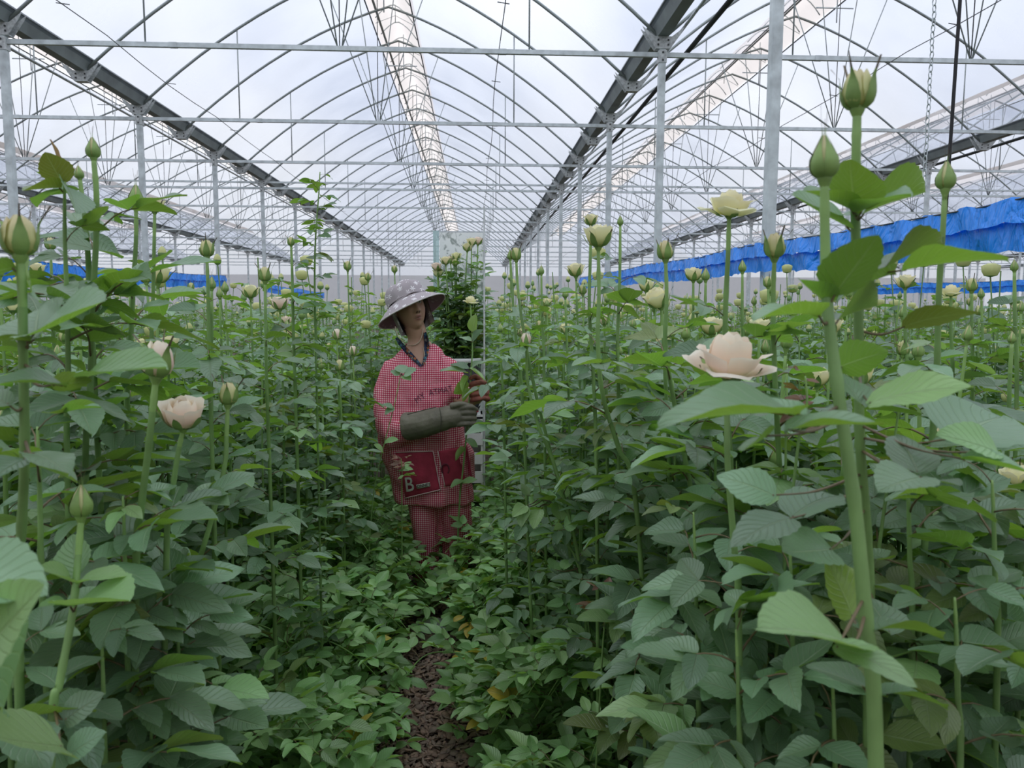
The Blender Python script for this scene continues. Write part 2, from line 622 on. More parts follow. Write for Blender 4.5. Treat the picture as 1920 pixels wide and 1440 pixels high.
def tarp(x, y0, y1, zt0, zb0, zt1, zb1, label, seed, side):
    r = random.Random(seed)
    root = empty('tarpaulin', (x, y0, 0), label=label, category='tarpaulin', group='blue tarpaulins on the post lines')
    ny = int((y1 - y0) / 0.06)
    ph = [r.uniform(0, 6.28) for _ in range(6)]

    def zz(y, f):
        q = (y - y0) / (y1 - y0)
        zt, zb = zt0 + (zt1 - zt0) * q, zb0 + (zb1 - zb0) * q
        sag = -0.03 * math.sin(PI * ((y - 2 - YO) % 4) / 4)
        edge = 0.006 * math.sin(y * 21 + ph[0]) + 0.004 * math.sin(y * 37 + ph[1])
        return zt + sag + edge + f * (zb - zt)

    for nm, f0, f1, off in (('tarpaulin_sheet', 0.42, 1.0, 0.0), ('folded_flap', 0.0, 0.47, 0.03)):
        V = []
        nz = 7
        for i in range(ny + 1):
            y = (y1 - y0) * i / ny
            for j in range(nz):
                f = f0 + (f1 - f0) * j / (nz - 1)
                xx = side * off * (0.4 + 0.6 * j / (nz - 1)) + 0.018 * math.sin((y + y0) * 9 + ph[2] + 2 * f) * (0.3 + f) + 0.010 * math.sin(y * 23 + ph[3] + 5 * f)
                V.append((xx, y, zz(y + y0, f)))
        mobj(nm, mesh_from(nm, V, grid_faces(nz, ny + 1), M['tarp']), root)
    b = MB()
    b.tube([(side * 0.012, (y1 - y0) * i / 40, zz(y0 + (y1 - y0) * i / 40, 0) - 0.004) for i in range(41)], 0.004, 5)
    mobj('hanging_wire', b.mesh('hanging_wire', M['rail'], True), root)


tarp(2.43, 2.4, 17.2, 2.00, 1.765, 2.24, 1.98, 'blue tarpaulin strip beside the black hoist cable and chain', 1, -1)
tarp(-6.07, 6.5, 18.7, 2.06, 1.67, 2.28, 2.02, 'blue tarpaulin strip on the posts across from the hoist cable', 2, 1)
tarp(-6.07, 22.4, 30.6, 2.20, 1.95, 2.12, 1.88, 'far sagging blue tarpaulin piece past the longer strip', 3, 1)
tarp(11.22, 14.2, 22.7, 2.12, 1.88, 2.25, 1.98, 'low blue tarpaulin on the post line beyond the chain', 4, -1)

# ================================================================== the woman in the red checked smock
DW = 3.8                      # distance of her body down the path


def wp(px, py, dd=0.0):
    return at(px, py, DW + dd)


def loft(secs, n=28):
    """secs: (centre, half width along X, half depth along Y, power); horizontal rings, bottom and top capped"""
    V = []
    for c, hw, hd, pw in secs:
        for k in range(n):
            a = 2 * PI * k / n
            ca, sa = math.cos(a), math.sin(a)
            V.append(Vector(c) + Vector((hw * math.copysign(abs(ca) ** pw, ca), hd * math.copysign(abs(sa) ** pw, sa), 0)))
    Fc = grid_faces(n, len(secs), True)
    Fc.append(tuple(range(n))[::-1])
    Fc.append(tuple(range((len(secs) - 1) * n, len(secs) * n)))
    return V, Fc


def union(name, shapes, voxel, smooth=4, mats=None):
    V, Fc = [], []
    for v, f in shapes:
        b0 = len(V)
        V += v
        Fc += [tuple(i + b0 for i in q) for q in f]
    me = mesh_from(name, V, Fc, mats or [])
    bm = bmesh.new()
    bm.from_mesh(me)
    bmesh.ops.recalc_face_normals(bm, faces=bm.faces)
    bm.to_mesh(me)
    bm.free()
    o = bpy.data.objects.new(name, me)
    COL.objects.link(o)
    md = o.modifiers.new('r', 'REMESH')
    md.mode = 'VOXEL'
    md.voxel_size = voxel
    md.use_smooth_shade = True
    if smooth:
        s = o.modifiers.new('s', 'SMOOTH')
        s.iterations = smooth
        s.factor = 0.5
    dg = bpy.context.evaluated_depsgraph_get()
    out = bpy.data.meshes.new_from_object(o.evaluated_get(dg))
    out.name = name
    bpy.data.objects.remove(o, do_unlink=True)
    out.materials.clear()
    for m_ in (mats or []):
        out.materials.append(m_)
    out.polygons.foreach_set('material_index', np.zeros(len(out.polygons), np.int32))
    out.polygons.foreach_set('use_smooth', np.ones(len(out.polygons), dtype=bool))
    return out


def limb(pts, rad, sides=14, per=5):
    path = catmull(pts, per)
    rs = []
    n = len(path)
    m = len(rad) - 1
    for i in range(n):
        t = i / (n - 1) * m
        k = min(m - 1, int(t))
        rs.append(rad[k] + (rad[k + 1] - rad[k]) * (t - k))
    return tube_data(path, rs, sides)


def ball(c, r, n=12):
    V = []
    for i in range(1, n):
        th = PI * i / n
        for k in range(n):
            a = 2 * PI * k / n
            V.append(Vector(c) + Vector((r[0] * math.sin(th) * math.cos(a), r[1] * math.sin(th) * math.sin(a), r[2] * math.cos(th))))
    Fc = grid_faces(n, n - 1, True)
    Fc.append(tuple(range(n))[::-1])
    Fc.append(tuple(range((n - 2) * n, (n - 1) * n)))
    return V, Fc


# ---- materials
def gingham(name):
    m = bpy.data.materials.new(name)
    m.use_nodes = True
    n, l = m.node_tree.nodes, m.node_tree.links
    b = n['Principled BSDF']
    b.inputs['Roughness'].default_value = 0.85
    b.inputs['Specular IOR Level'].default_value = 0.2
    uv = n.new('ShaderNodeUVMap')
    sx = n.new('ShaderNodeSeparateXYZ')
    l.new(uv.outputs['UV'], sx.inputs[0])

    def stripe(sock):
        k = n.new('ShaderNodeMath'); k.operation = 'MULTIPLY'; k.inputs[1].default_value = 1 / 0.0105
        l.new(sock, k.inputs[0])
        f = n.new('ShaderNodeMath'); f.operation = 'FRACT'
        l.new(k.outputs[0], f.inputs[0])
        g = n.new('ShaderNodeMath'); g.operation = 'GREATER_THAN'; g.inputs[1].default_value = 0.5
        l.new(f.outputs[0], g.inputs[0])
        return g.outputs[0]
    a, c = stripe(sx.outputs['X']), stripe(sx.outputs['Y'])
    s = n.new('ShaderNodeMath'); s.operation = 'ADD'
    l.new(a, s.inputs[0]); l.new(c, s.inputs[1])
    h = n.new('ShaderNodeMath'); h.operation = 'MULTIPLY'; h.inputs[1].default_value = 0.5
    l.new(s.outputs[0], h.inputs[0])
    r = n.new('ShaderNodeValToRGB')
    r.color_ramp.interpolation = 'CONSTANT'
    r.color_ramp.elements[0].color = (0.80, 0.60, 0.60, 1)
    e = r.color_ramp.elements.new(0.34); e.color = (0.58, 0.115, 0.17, 1)
    r.color_ramp.elements[2].position = 0.8
    r.color_ramp.elements[2].color = (0.40, 0.022, 0.065, 1)
    l.new(h.outputs[0], r.inputs['Fac'])
    # mud stains low on the belly, where she leans on the canes
    tc = n.new('ShaderNodeTexCoord')
    t = n.new('ShaderNodeTexNoise'); t.inputs['Scale'].default_value = 9.0; t.inputs['Detail'].default_value = 5
    l.new(tc.outputs['Object'], t.inputs['Vector'])
    so = n.new('ShaderNodeSeparateXYZ')
    l.new(tc.outputs['Object'], so.inputs[0])
    w1 = n.new('ShaderNodeMapRange')
    w1.inputs['From Min'].default_value = 0.90; w1.inputs['From Max'].default_value = 0.72
    w1.inputs['To Min'].default_value = 0.0; w1.inputs['To Max'].default_value = 0.62
    l.new(so.outputs['Z'], w1.inputs['Value'])
    w2 = n.new('ShaderNodeMapRange')
    w2.inputs['From Min'].default_value = 0.56; w2.inputs['From Max'].default_value = 0.66
    l.new(so.outputs['Z'], w2.inputs['Value'])
    mm = n.new('ShaderNodeMath'); mm.operation = 'MULTIPLY'
    l.new(w1.outputs[0], mm.inputs[0]); l.new(w2.outputs[0], mm.inputs[1])
    th = n.new('ShaderNodeMapRange')
    th.inputs['From Min'].default_value = 0.42; th.inputs['From Max'].default_value = 0.60
    l.new(t.outputs['Fac'], th.inputs['Value'])
    m3 = n.new('ShaderNodeMath'); m3.operation = 'MULTIPLY'
    l.new(mm.outputs[0], m3.inputs[0]); l.new(th.outputs[0], m3.inputs[1])
    mx = n.new('ShaderNodeMix'); mx.data_type = 'RGBA'
    mx.inputs['B'].default_value = (0.16, 0.085, 0.055, 1)
    l.new(m3.outputs[0], mx.inputs['Factor'])
    l.new(r.outputs['Color'], mx.inputs['A'])
    l.new(mx.outputs['Result'], b.inputs['Base Color'])
    tb = n.new('ShaderNodeTexNoise'); tb.inputs['Scale'].default_value = 22; tb.inputs['Detail'].default_value = 3
    l.new(tc.outputs['Object'], tb.inputs['Vector'])
    bp = n.new('ShaderNodeBump'); bp.inputs['Strength'].default_value = 0.5; bp.inputs['Distance'].default_value = 0.02
    l.new(tb.outputs['Fac'], bp.inputs['Height'])
    l.new(bp.outputs['Normal'], b.inputs['Normal'])
    return m


M['gingham'] = gingham('red_white_gingham')
M['pocket'] = mat('crimson_pocket_cloth', (0.36, 0.030, 0.065), 0.85, var=0.35, vscale=14, bump=.3, bscale=60)
M['piping'] = mat('pale_piping', (0.62, 0.42, 0.42), 0.9)
M['glove_olive'] = mat('olive_rubberised_glove', (0.145, 0.135, 0.095), 0.62, var=0.35, vscale=12, bump=.35, bscale=45)
M['glove_red'] = mat('brick_red_glove', (0.24, 0.075, 0.05), 0.75, var=0.4, vscale=30, bump=.3, bscale=60)
M['print'] = mat('dark_print', (0.09, 0.02, 0.05), 0.9)
M['print_pale'] = mat('pale_grey_print', (0.52, 0.52, 0.46), 0.9, var=.2, vscale=60)
M['strap'] = mat('cream_strap', (0.55, 0.46, 0.34), 0.8)
M['hair'] = mat('dark_hair', (0.02, 0.016, 0.013), 0.5)
M['boot'] = mat('dark_rubber_boot', (0.03, 0.03, 0.032), 0.4)


def flower_cloth(name, base, spot, scale, rad, cells=None):
    m = bpy.data.materials.new(name)
    m.use_nodes = True
    n, l = m.node_tree.nodes, m.node_tree.links
    b = n['Principled BSDF']
    b.inputs['Roughness'].default_value = 0.85
    tc = n.new('ShaderNodeTexCoord')
    v = n.new('ShaderNodeTexVoronoi')
    v.inputs['Scale'].default_value = scale
    v.inputs['Randomness'].default_value = 0.55
    l.new(tc.outputs['Object'], v.inputs['Vector'])
    # spokes: angle around each cell centre
    sub = n.new('ShaderNodeVectorMath'); sub.operation = 'SUBTRACT'
    mu = n.new('ShaderNodeVectorMath'); mu.operation = 'SCALE'; mu.inputs['Scale'].default_value = 1.0
    l.new(tc.outputs['Object'], mu.inputs[0])
    l.new(mu.outputs[0], sub.inputs[0]); l.new(v.outputs['Position'], sub.inputs[1])
    sp = n.new('ShaderNodeSeparateXYZ')
    l.new(sub.outputs[0], sp.inputs[0])
    at2 = n.new('ShaderNodeMath'); at2.operation = 'ARCTAN2'
    l.new(sp.outputs['Z'], at2.inputs[0]); l.new(sp.outputs['X'], at2.inputs[1])
    k = n.new('ShaderNodeMath'); k.operation = 'MULTIPLY'; k.inputs[1].default_value = 6.0
    l.new(at2.outputs[0], k.inputs[0])
    co = n.new('ShaderNodeMath'); co.operation = 'COSINE'
    l.new(k.outputs[0], co.inputs[0])
    rr = n.new('ShaderNodeMapRange')
    rr.inputs['From Min'].default_value = -1; rr.inputs['From Max'].default_value = 1
    rr.inputs['To Min'].default_value = rad * .35; rr.inputs['To Max'].default_value = rad
    l.new(co.outputs[0], rr.inputs['Value'])
    lt = n.new('ShaderNodeMath'); lt.operation = 'LESS_THAN'
    l.new(v.outputs['Distance'], lt.inputs[0]); l.new(rr.outputs[0], lt.inputs[1])
    mx = n.new('ShaderNodeMix'); mx.data_type = 'RGBA'
    mx.inputs['A'].default_value = (*base, 1)
    mx.inputs['B'].default_value = (*spot, 1)
    if cells:
        rmp = n.new('ShaderNodeValToRGB')
        rmp.color_ramp.interpolation = 'CONSTANT'
        for i, c_ in enumerate(cells):
            e = rmp.color_ramp.elements[i] if i < 2 else rmp.color_ramp.elements.new(i / len(cells))
            e.position = i / len(cells)
            e.color = (*c_, 1)
        sr = n.new('ShaderNodeSeparateXYZ')
        l.new(v.outputs['Color'], sr.inputs[0])
        l.new(sr.outputs['X'], rmp.inputs['Fac'])
        l.new(rmp.outputs['Color'], mx.inputs['B'])
    l.new(lt.outputs[0], mx.inputs['Factor'])
    l.new(mx.outputs['Result'], b.inputs['Base Color'])
    return m


M['hat'] = flower_cloth('grey_hat_cloth', (0.36, 0.32, 0.33), (0.72, 0.70, 0.70), 26.0, 0.40)
M['hat_under'] = flower_cloth('mauve_hat_lining', (0.20, 0.13, 0.16), (0.34, 0.27, 0.30), 30.0, 0.30)
M['hat_edge'] = mat('pale_hat_binding', (0.50, 0.47, 0.44), 0.8)
M['collar'] = flower_cloth('navy_patterned_collar', (0.012, 0.014, 0.03), (0.4, 0.1, 0.03), 60.0, 0.62, [(0.02, 0.05, 0.12), (0.42, 0.13, 0.03), (0.05, 0.16, 0.22), (0.30, 0.28, 0.24), (0.01, 0.012, 0.02)])
skin = bpy.data.materials.new('skin')
skin.use_nodes = True
_n, _l = skin.node_tree.nodes, skin.node_tree.links
_pb = _n['Principled BSDF']
_pb.inputs['Roughness'].default_value = 0.5
_pb.inputs['Subsurface Weight'].default_value = 0.08
_pb.inputs['Subsurface Radius'].default_value = (0.012, 0.005, 0.003)
_a = _n.new('ShaderNodeAttribute')
_a.attribute_name = 'tint'
_l.new(_a.outputs['Color'], _pb.inputs['Base Color'])
M['skin'] = skin

# ---- head frame: turned to one side, tipped back and leaning
yaw_h, pit_h, rol_h = math.radians(24), math.radians(13), math.radians(13)
_F = Vector((math.sin(yaw_h), -math.cos(yaw_h), 0))
_R = Vector((math.cos(yaw_h), math.sin(yaw_h), 0))
_Z = Vector((0, 0, 1))
HF = _F * math.cos(pit_h) + _Z * math.sin(pit_h)
_U = _Z * math.cos(pit_h) - _F * math.sin(pit_h)
HU = _U * math.cos(rol_h) - _R * math.sin(rol_h)
HR = _R * math.cos(rol_h) + _U * math.sin(rol_h)
HC = wp(768, 579, -0.02)
HA = (0.073, 0.094, 0.116)


def g2(x, z, cx, cz, sx, sz):
    return math.exp(-((x - cx) / sx) ** 2 - ((z - cz) / sz) ** 2)


def head_shape(nt_=90, np_=120):
    V = []
    for i in range(1, nt_):
        th = PI * i / nt_
        for k in range(np_):
            a = 2 * PI * k / np_
            x, y, z = math.sin(th) * math.cos(a), math.sin(th) * math.sin(a), math.cos(th)
            jaw = 1 - 0.30 * max(0, -z - .15) ** 1.2 * (1 if y > -.3 else .6)
            X, Y, Z = x * HA[0] * jaw, y * HA[1], z * HA[2]
            if y > 0:
                fr = min(1.0, y * 2.2)
                ax = abs(x)
                d = 0.0
                s = max(0, min(1, (0.20 - z) / 0.50))
                d += (0.004 + 0.021 * s ** 1.3) * math.exp(-(x / (0.085 + 0.10 * s)) ** 2) * (1 if -.30 < z < .25 else math.exp(-((z + .30) / .045) ** 2) if z <= -.30 else math.exp(-((z - .25) / .1) ** 2))
                d += 0.006 * g2(ax, z, .20, -.27, .07, .05)
                d -= 0.010 * g2(ax, z, .34, .10, .17, .11)
                d += 0.005 * g2(ax, z, .34, .08, .11, .05)
                d += 0.005 * g2(ax, z, .32, .30, .22, .07)
                d += 0.006 * g2(ax, z, .55, -.14, .16, .14)
                d += 0.007 * g2(ax, z, 0, -.475, .24, .045)
                d += 0.008 * g2(ax, z, 0, -.600, .20, .05)
                d -= 0.006 * g2(ax, z, 0, -.535, .26, .018)
                d -= 0.003 * g2(ax, z, .30, -.42, .06, .12)
                d += 0.010 * g2(ax, z, 0, -.86, .26, .11)
                Y += d * fr
            V.append(HC + HR * X + HF * Y + HU * Z)
    Fc = grid_faces(np_, nt_ - 1, True)
    Fc.append(tuple(range(np_))[::-1])
    Fc.append(tuple(range((nt_ - 2) * np_, (nt_ - 1) * np_)))
    return V, Fc


torso = []
for (cx, y, hw, hd, pw) in [(814, 938, 73, .135, .9), (810, 905, 77, .145, .9), (800, 870, 80, .152, .88), (790, 820, 82, .155, .85), (786, 770, 76, .145, .82), (785, 720, 70, .130, .8), (786, 692, 66, .118, .85), (787, 676, 57, .105, .9), (788, 663, 45, .085, .95), (787, 650, 30, .066, 1.0), (786, 640, 24, .058, 1.0)]:
    torso.append((wp(cx, y), hw * DW / F_PX, hd, pw))
inner = [(c, w_ * .86, d_ * .86, p_) for c, w_, d_, p_ in torso]
arm_r = [wp(742, 688), wp(728, 740, -.02), wp(732, 800, -.08), wp(770, 800, -.19), wp(830, 787, -.23)]
arm_l = [wp(828, 682), wp(850, 715, -.02), wp(864, 748, -.06), wp(888, 748, -.13), wp(902, 738, -.16)]
leg_a = [wp(790, 900), wp(795, 960, -.02), wp(800, 1030, 0), wp(800, 1095, .02)]
leg_b = [wp(848, 900, .02), wp(855, 955, .0), wp(857, 1030, .03), wp(857, 1095, .05)]

person = empty('person', (wp(825, 1110).x, DW, 0), label='woman in a red checked smock and wide floral sun hat cutting roses', category='person')
PINV = Matrix.Translation(-person.location)


def pchild(name, me, **kw):
    o = mobj(name, me, person, None, **kw)
    o.location = -person.location
    return o


# body: one continuous skin surface from head to feet
neck = limb([HC - HU * 0.06 - HF * 0.012, wp(783, 632, .0), wp(784, 660, .01)], [.052, .050, .062], 18)
foot = lambda p: ball(p + Vector((0, -.05, -.02)), (.045, .11, .04))
body = union('body', [head_shape(), neck, loft(inner), limb(arm_r, [.05, .048, .045, .038, .028]), limb(arm_l, [.048, .045, .042, .036, .028]),
                      limb(leg_a, [.075, .06, .05, .038]), limb(leg_b, [.08, .065, .05, .04]), foot(leg_a[-1]), foot(leg_b[-1])], 0.0042, 1, [M['skin']])
co = np.zeros(len(body.vertices) * 3, np.float32)
body.vertices.foreach_get('co', co)
co = co.reshape(-1, 3) - np.array(HC, np.float32)
lx = co @ np.array(HR, np.float32) / HA[0]
ly = co @ np.array(HF, np.float32) / HA[1]
lz = co @ np.array(HU, np.float32) / HA[2]
tint = np.tile(np.array([0.46, 0.27, 0.18, 1], np.float32), (len(lx), 1))


def paint(col, w_):
    w_ = np.clip(w_, 0, 1)[:, None]
    tint[:, :3] = tint[:, :3] * (1 - w_) + np.array(col, np.float32) * w_


G = lambda cx, cz, sx, sz: np.exp(-((np.abs(lx) - cx) / sx) ** 2 - ((lz - cz) / sz) ** 2) * (ly > .2)
paint((.43, .19, .13), .5 * G(.5, -.15, .25, .2))
paint((.27, .10, .085), 1.1 * G(0, -.475, .25, .04) + 1.1 * G(0, -.60, .22, .05))
paint((.06, .02, .02), 1.2 * G(0, -.538, .25, .020))
paint((.035, .015, .012), 1.5 * G(.095, -.335, .055, .035))
paint((.05, .03, .025), 1.2 * G(.34, .085, .13, .025) + .8 * G(.34, .27, .2, .03))  # shadowed eye slits painted dark into the skin tint, with brow lines above
paint((.26, .13, .085), .5 * G(.33, -.36, .05, .16))
ta = body.attributes.new('tint', 'FLOAT_COLOR', 'POINT')
ta.data.foreach_set('color', tint.ravel())
pchild('body', body)
for s in (-1, 1):      # eyes under the shade of the brim
    c = HC + HR * (s * .34 * HA[0]) + HF * (HA[1] * .885) + HU * (HA[2] * .085)
    V, Fc = ball(c, (.011, .011, .007), 10)
    e = pchild('eye', mesh_from('eye', V, Fc, mat('eye_white', (.55, .5, .46), .3)))
    V, Fc = ball(c + HF * .0085, (.0045, .0045, .0045), 8)
    o = mobj('iris', mesh_from('iris', V, Fc, M['hair']), e)
    V, Fc = ball(HC + HR * (s * HA[0] * .99) - HF * .008 - HU * .005, (.012, .018, .030), 10)
    pchild('ear', mesh_from('ear', V, Fc, mat('ear_skin', (.40, .22, .145), .5)))

# hair: shell over the back of the skull, below the hat
V = []
for i in range(12):
    for k in range(25):
        a = PI * (0.98 + 1.04 * k / 24)
        th = PI * (.15 + .62 * i / 11)
        V.append(HC + HR * (math.sin(th) * math.cos(a) * HA[0] * 1.09) + HF * (math.sin(th) * math.sin(a) * HA[1] * 1.07) + HU * (math.cos(th) * HA[2] * 1.05))
pchild('hair', mesh_from('hair', V, grid_faces(25, 12), M['hair']))


# ---- smock: torso and sleeves in one garment
def box_uv(me):
    me.calc_loop_triangles()
    nv = len(me.vertices)
    co_ = np.zeros(nv * 3, np.float32); me.vertices.foreach_get('co', co_); co_ = co_.reshape(-1, 3)
    np_ = len(me.polygons)
    no = np.zeros(np_ * 3, np.float32); me.polygons.foreach_get('normal', no); no = no.reshape(-1, 3)
    ls = np.zeros(np_, np.int32); me.polygons.foreach_get('loop_start', ls)
    lt = np.zeros(np_, np.int32); me.polygons.foreach_get('loop_total', lt)
    vi = np.zeros(len(me.loops), np.int32); me.loops.foreach_get('vertex_index', vi)
    pi_ = np.repeat(np.arange(np_), lt)
    P = co_[vi]
    side = np.abs(no[pi_, 0]) > 0.80
    U = np.where(side, P[:, 1], P[:, 0])
    ul = me.uv_layers.new(name='UVMap')
    ul.data.foreach_set('uv', np.stack([U, P[:, 2]], -1).astype(np.float32).ravel())


def folds(me, amp, f=1.0, seed=0, keep=None):
    me.update()
    n = len(me.vertices)
    nr = np.zeros(n * 3, np.float32)
    me.vertices.foreach_get('normal', nr)
    nr = nr.reshape(-1, 3)
    for v in me.vertices:
        c = v.co
        d = noise.noise(Vector((c.x * 16 * f + seed, c.y * 9 * f, c.z * 5 * f))) + .5 * noise.noise(Vector((c.x * 30 * f, c.y * 20 * f, c.z * 11 * f + seed)))
        k = amp * (keep(c) if keep else 1)
        v.co = c + Vector(nr[v.index].tolist()) * (d * k)
    me.update()


sl_r = limb([wp(742, 684), wp(726, 735, -.02), wp(728, 790, -.07), wp(746, 815, -.12), wp(768, 806, -.18)], [.052, .062, .072, .070, .060], 18)
sl_l = limb([wp(828, 676), wp(848, 703, -.02), wp(860, 733, -.05), wp(874, 742, -.09)], [.048, .054, .054, .048], 18)
smock = union('smock', [loft(torso), sl_r, sl_l], 0.0085, 5, [M['gingham']])
folds(smock, .015, 1.0, 3)
# V neck opening
bm = bmesh.new()
bm.from_mesh(smock)
poly = [(744, 600), (806, 600), (803, 660), (793, 686), (786, 684), (752, 645)]


def inside(q, pl):
    c = False
    j = len(pl) - 1
    for i in range(len(pl)):
        if (pl[i][1] > q[1]) != (pl[j][1] > q[1]) and q[0] < (pl[j][0] - pl[i][0]) * (q[1] - pl[i][1]) / (pl[j][1] - pl[i][1]) + pl[i][0]:
            c = not c
        j = i
    return c


dele = []
for f in bm.faces:
    c = f.calc_center_median()
    q = pix(c)
    if c.y < DW + .02 and inside(q, poly):
        dele.append(f)
    elif c.z > wp(784, 645).z:
        dele.append(f)
bmesh.ops.delete(bm, geom=dele, context='FACES')
bm.to_mesh(smock)
bm.free()
box_uv(smock)
smock_o = pchild('smock', smock)
trousers = union('trousers', [limb(leg_a, [.088, .076, .066, .062], 18), limb(leg_b, [.094, .086, .076, .07], 18), loft([(wp(822, 900), .19, .12, .9), (wp(820, 850), .19, .13, .9), (wp(818, 820), .15, .12, .9)])], 0.009, 4, [M['gingham']])
folds(trousers, .007, 1.0, 8)
box_uv(trousers)
pchild('trousers', trousers)
for lp in (leg_a[-1], leg_b[-1]):
    pchild('boot', union('boot', [limb([lp + Vector((0, 0, .16)), lp + Vector((0, 0, .02)), lp + Vector((0, -.01, -.03))], [.062, .055, .05], 14), ball(lp + Vector((0, -.06, -.012)), (.052, .125, .044))], .008, 3, [M['boot']]))

# ---- things lying on the cloth: follow its surface by casting onto it
_bmT = bmesh.new()
_bmT.from_mesh(smock)
BV = BVHTree.FromBMesh(_bmT)
_bmT2 = bmesh.new()
_bmT2.from_mesh(body)
BVB = BVHTree.FromBMesh(_bmT2)


def on_cloth(px, py, off=.004, trees=None):
    d = (at(px, py, 1.0) - EYE).normalized()
    best = None
    for t in (trees or (BV, BVB)):
        h = t.ray_cast(EYE, d)
        if h[0] is not None and (best is None or h[3] < best[3]):
            best = h
    if best is None:
        return at(px, py, DW - .12)
    return best[0] - d * off


def patch(name, quad, nu, nv, m, off=.004, thick=.002, bulge=.0, parent=None, tr=None):
    """quad: four pixel corners (tl, tr, br, bl)"""
    tl, tr_, br, bl = quad
    V = []
    for i in range(nv):
        v = i / (nv - 1)
        for j in range(nu):
            u = j / (nu - 1)
            x = (tl[0] * (1 - u) + tr_[0] * u) * (1 - v) + (bl[0] * (1 - u) + br[0] * u) * v
            y = (tl[1] * (1 - u) + tr_[1] * u) * (1 - v) + (bl[1] * (1 - u) + br[1] * u) * v
            V.append(on_cloth(x, y, off + bulge * math.sin(PI * u) * math.sin(PI * v), tr))
    n = len(V)
    # light smoothing keeps the cloth piece from copying every wrinkle
    for _ in range(2):
        W_ = list(V)
        for i in range(1, nv - 1):
            for j in range(1, nu - 1):
                k = i * nu + j
                V[k] = (W_[k] + W_[k - 1] + W_[k + 1] + W_[k - nu] + W_[k + nu]) / 5
    back = [p + (p - EYE).normalized() * thick for p in V]
    Fc = grid_faces(nu, nv)
    rim = [j for j in range(nu)] + [i * nu + nu - 1 for i in range(1, nv)] + [(nv - 1) * nu + j for j in range(nu - 2, -1, -1)] + [i * nu for i in range(nv - 2, 0, -1)]
    F2 = [f[::-1] for f in Fc] + [tuple(i + n for i in f) for f in Fc]
    F2 += [(rim[k], rim[(k + 1) % len(rim)], rim[(k + 1) % len(rim)] + n, rim[k] + n) for k in range(len(rim))]
    me = mesh_from(name, V + back, F2, m)
    if parent is None:
        return pchild(name, me)
    return mobj(name, me, parent)


# crimson pockets, with a checked strip of piping between them
pk = patch('pocket', [(742, 848), (812, 846), (826, 918), (760, 934)], 16, 16, M['pocket'], .006, .003, .006)
pk2 = patch('pocket', [(821, 846), (876, 836), (886, 900), (834, 912)], 14, 14, M['pocket'], .006, .003, .006)
for a, b, par in (((812, 846), (826, 918), pk), ((821, 846), (834, 912), pk2), ((742, 848), (812, 846), pk), ((760, 934), (826, 918), pk)):
    pts = [on_cloth(a[0] + (b[0] - a[0]) * t / 10, a[1] + (b[1] - a[1]) * t / 10, .010) for t in range(11)]
    V, Fc = tube_data(pts, .0028, 6)
    mobj('pocket_piping', mesh_from('pocket_piping', V, Fc, M['piping']), par)
pts = [on_cloth(833 + 7 * math.sin(t) + 2, 880 - 10 * math.cos(t), .014) for t in np.linspace(-2.4, 2.4, 15)]
V, Fc = tube_data(pts, .0035, 6)
pchild('hanging_loop', mesh_from('hanging_loop', V, Fc, mat('dark_loop', (.12, .02, .04), .9)))


def text_on(name, txt, x, y, size_px, ang, m, squeeze=1.0, off=.012, parent=None, bold=0.0):
    cu = bpy.data.curves.new(name, 'FONT')
    cu.body = txt
    cu.size = 1.0
    cu.offset = bold
    cu.resolution_u = 3
    o = bpy.data.objects.new(name, cu)
    COL.objects.link(o)
    dg = bpy.context.evaluated_depsgraph_get()
    me = bpy.data.meshes.new_from_object(o.evaluated_get(dg))
    bpy.data.objects.remove(o, do_unlink=True)
    bm_ = bmesh.new()
    bm_.from_mesh(me)
    bmesh.ops.triangulate(bm_, faces=bm_.faces)
    for _ in range(1):
        bmesh.ops.subdivide_edges(bm_, edges=[e for e in bm_.edges if e.calc_length() > .25], cuts=1)
    c, s = math.cos(ang), math.sin(ang)
    for v in bm_.verts:
        u, w_ = v.co.x * size_px * squeeze, v.co.y * size_px
        v.co = on_cloth(x + u * c + w_ * s, y + u * s - w_ * c, off)
    bm_.to_mesh(me)
    bm_.free()
    me.materials.clear()
    me.materials.append(m)
    me.name = name
    if parent is None:
        return pchild(name, me)
    return mobj(name, me, parent)


text_on('printed_lettering', 'MY', 782, 757, 18, -.62, M['print'], .85, .006, bold=-.01)
text_on('printed_lettering', 'ATMAT', 805, 742, 16, -.20, M['print'], .85, .006, bold=-.01)
text_on('letter_print', 'B', 760, 922, 38, -.12, M['print_pale'], .82, .016, bold=.01, parent=pk)
plate = patch('name_plate_print', [(780, 909), (806, 904), (807, 912), (782, 917)], 8, 5, M['print_pale'], .0155, .001, 0, parent=pk)
text_on('printed_lettering', 'ONNEY', 782, 915.5, 8.5, -.19, M['hair'], .88, .020, parent=pk, bold=.012)

# patterned shirt collar around the neck opening
for pts_, wd in (([(743, 634), (752, 647), (765, 662), (778, 676), (789, 687)], (5, 11)), ([(797, 622), (800, 636), (801, 650), (799, 666), (793, 684)], (-5, -10))):
    V = []
    for i, (x, y) in enumerate(pts_):
        f = i / (len(pts_) - 1)
        w_ = wd[0] + (wd[1] - wd[0]) * math.sin(PI * min(1, f * 1.05))
        for j in range(4):
            t = j / 3
            V.append(on_cloth(x - w_ * .45 + w_ * t, y - 2 * t * (1 if wd[0] > 0 else -1), .010 + .006 * math.sin(PI * t)))
    n0 = len(V)
    V2 = [p + (p - EYE).normalized() * .004 for p in V]
    Fc = grid_faces(4, len(pts_))
    pchild('shirt_collar', mesh_from('shirt_collar', V + V2, [f[::-1] for f in Fc] + [tuple(i + n0 for i in f) for f in Fc], M['collar']))

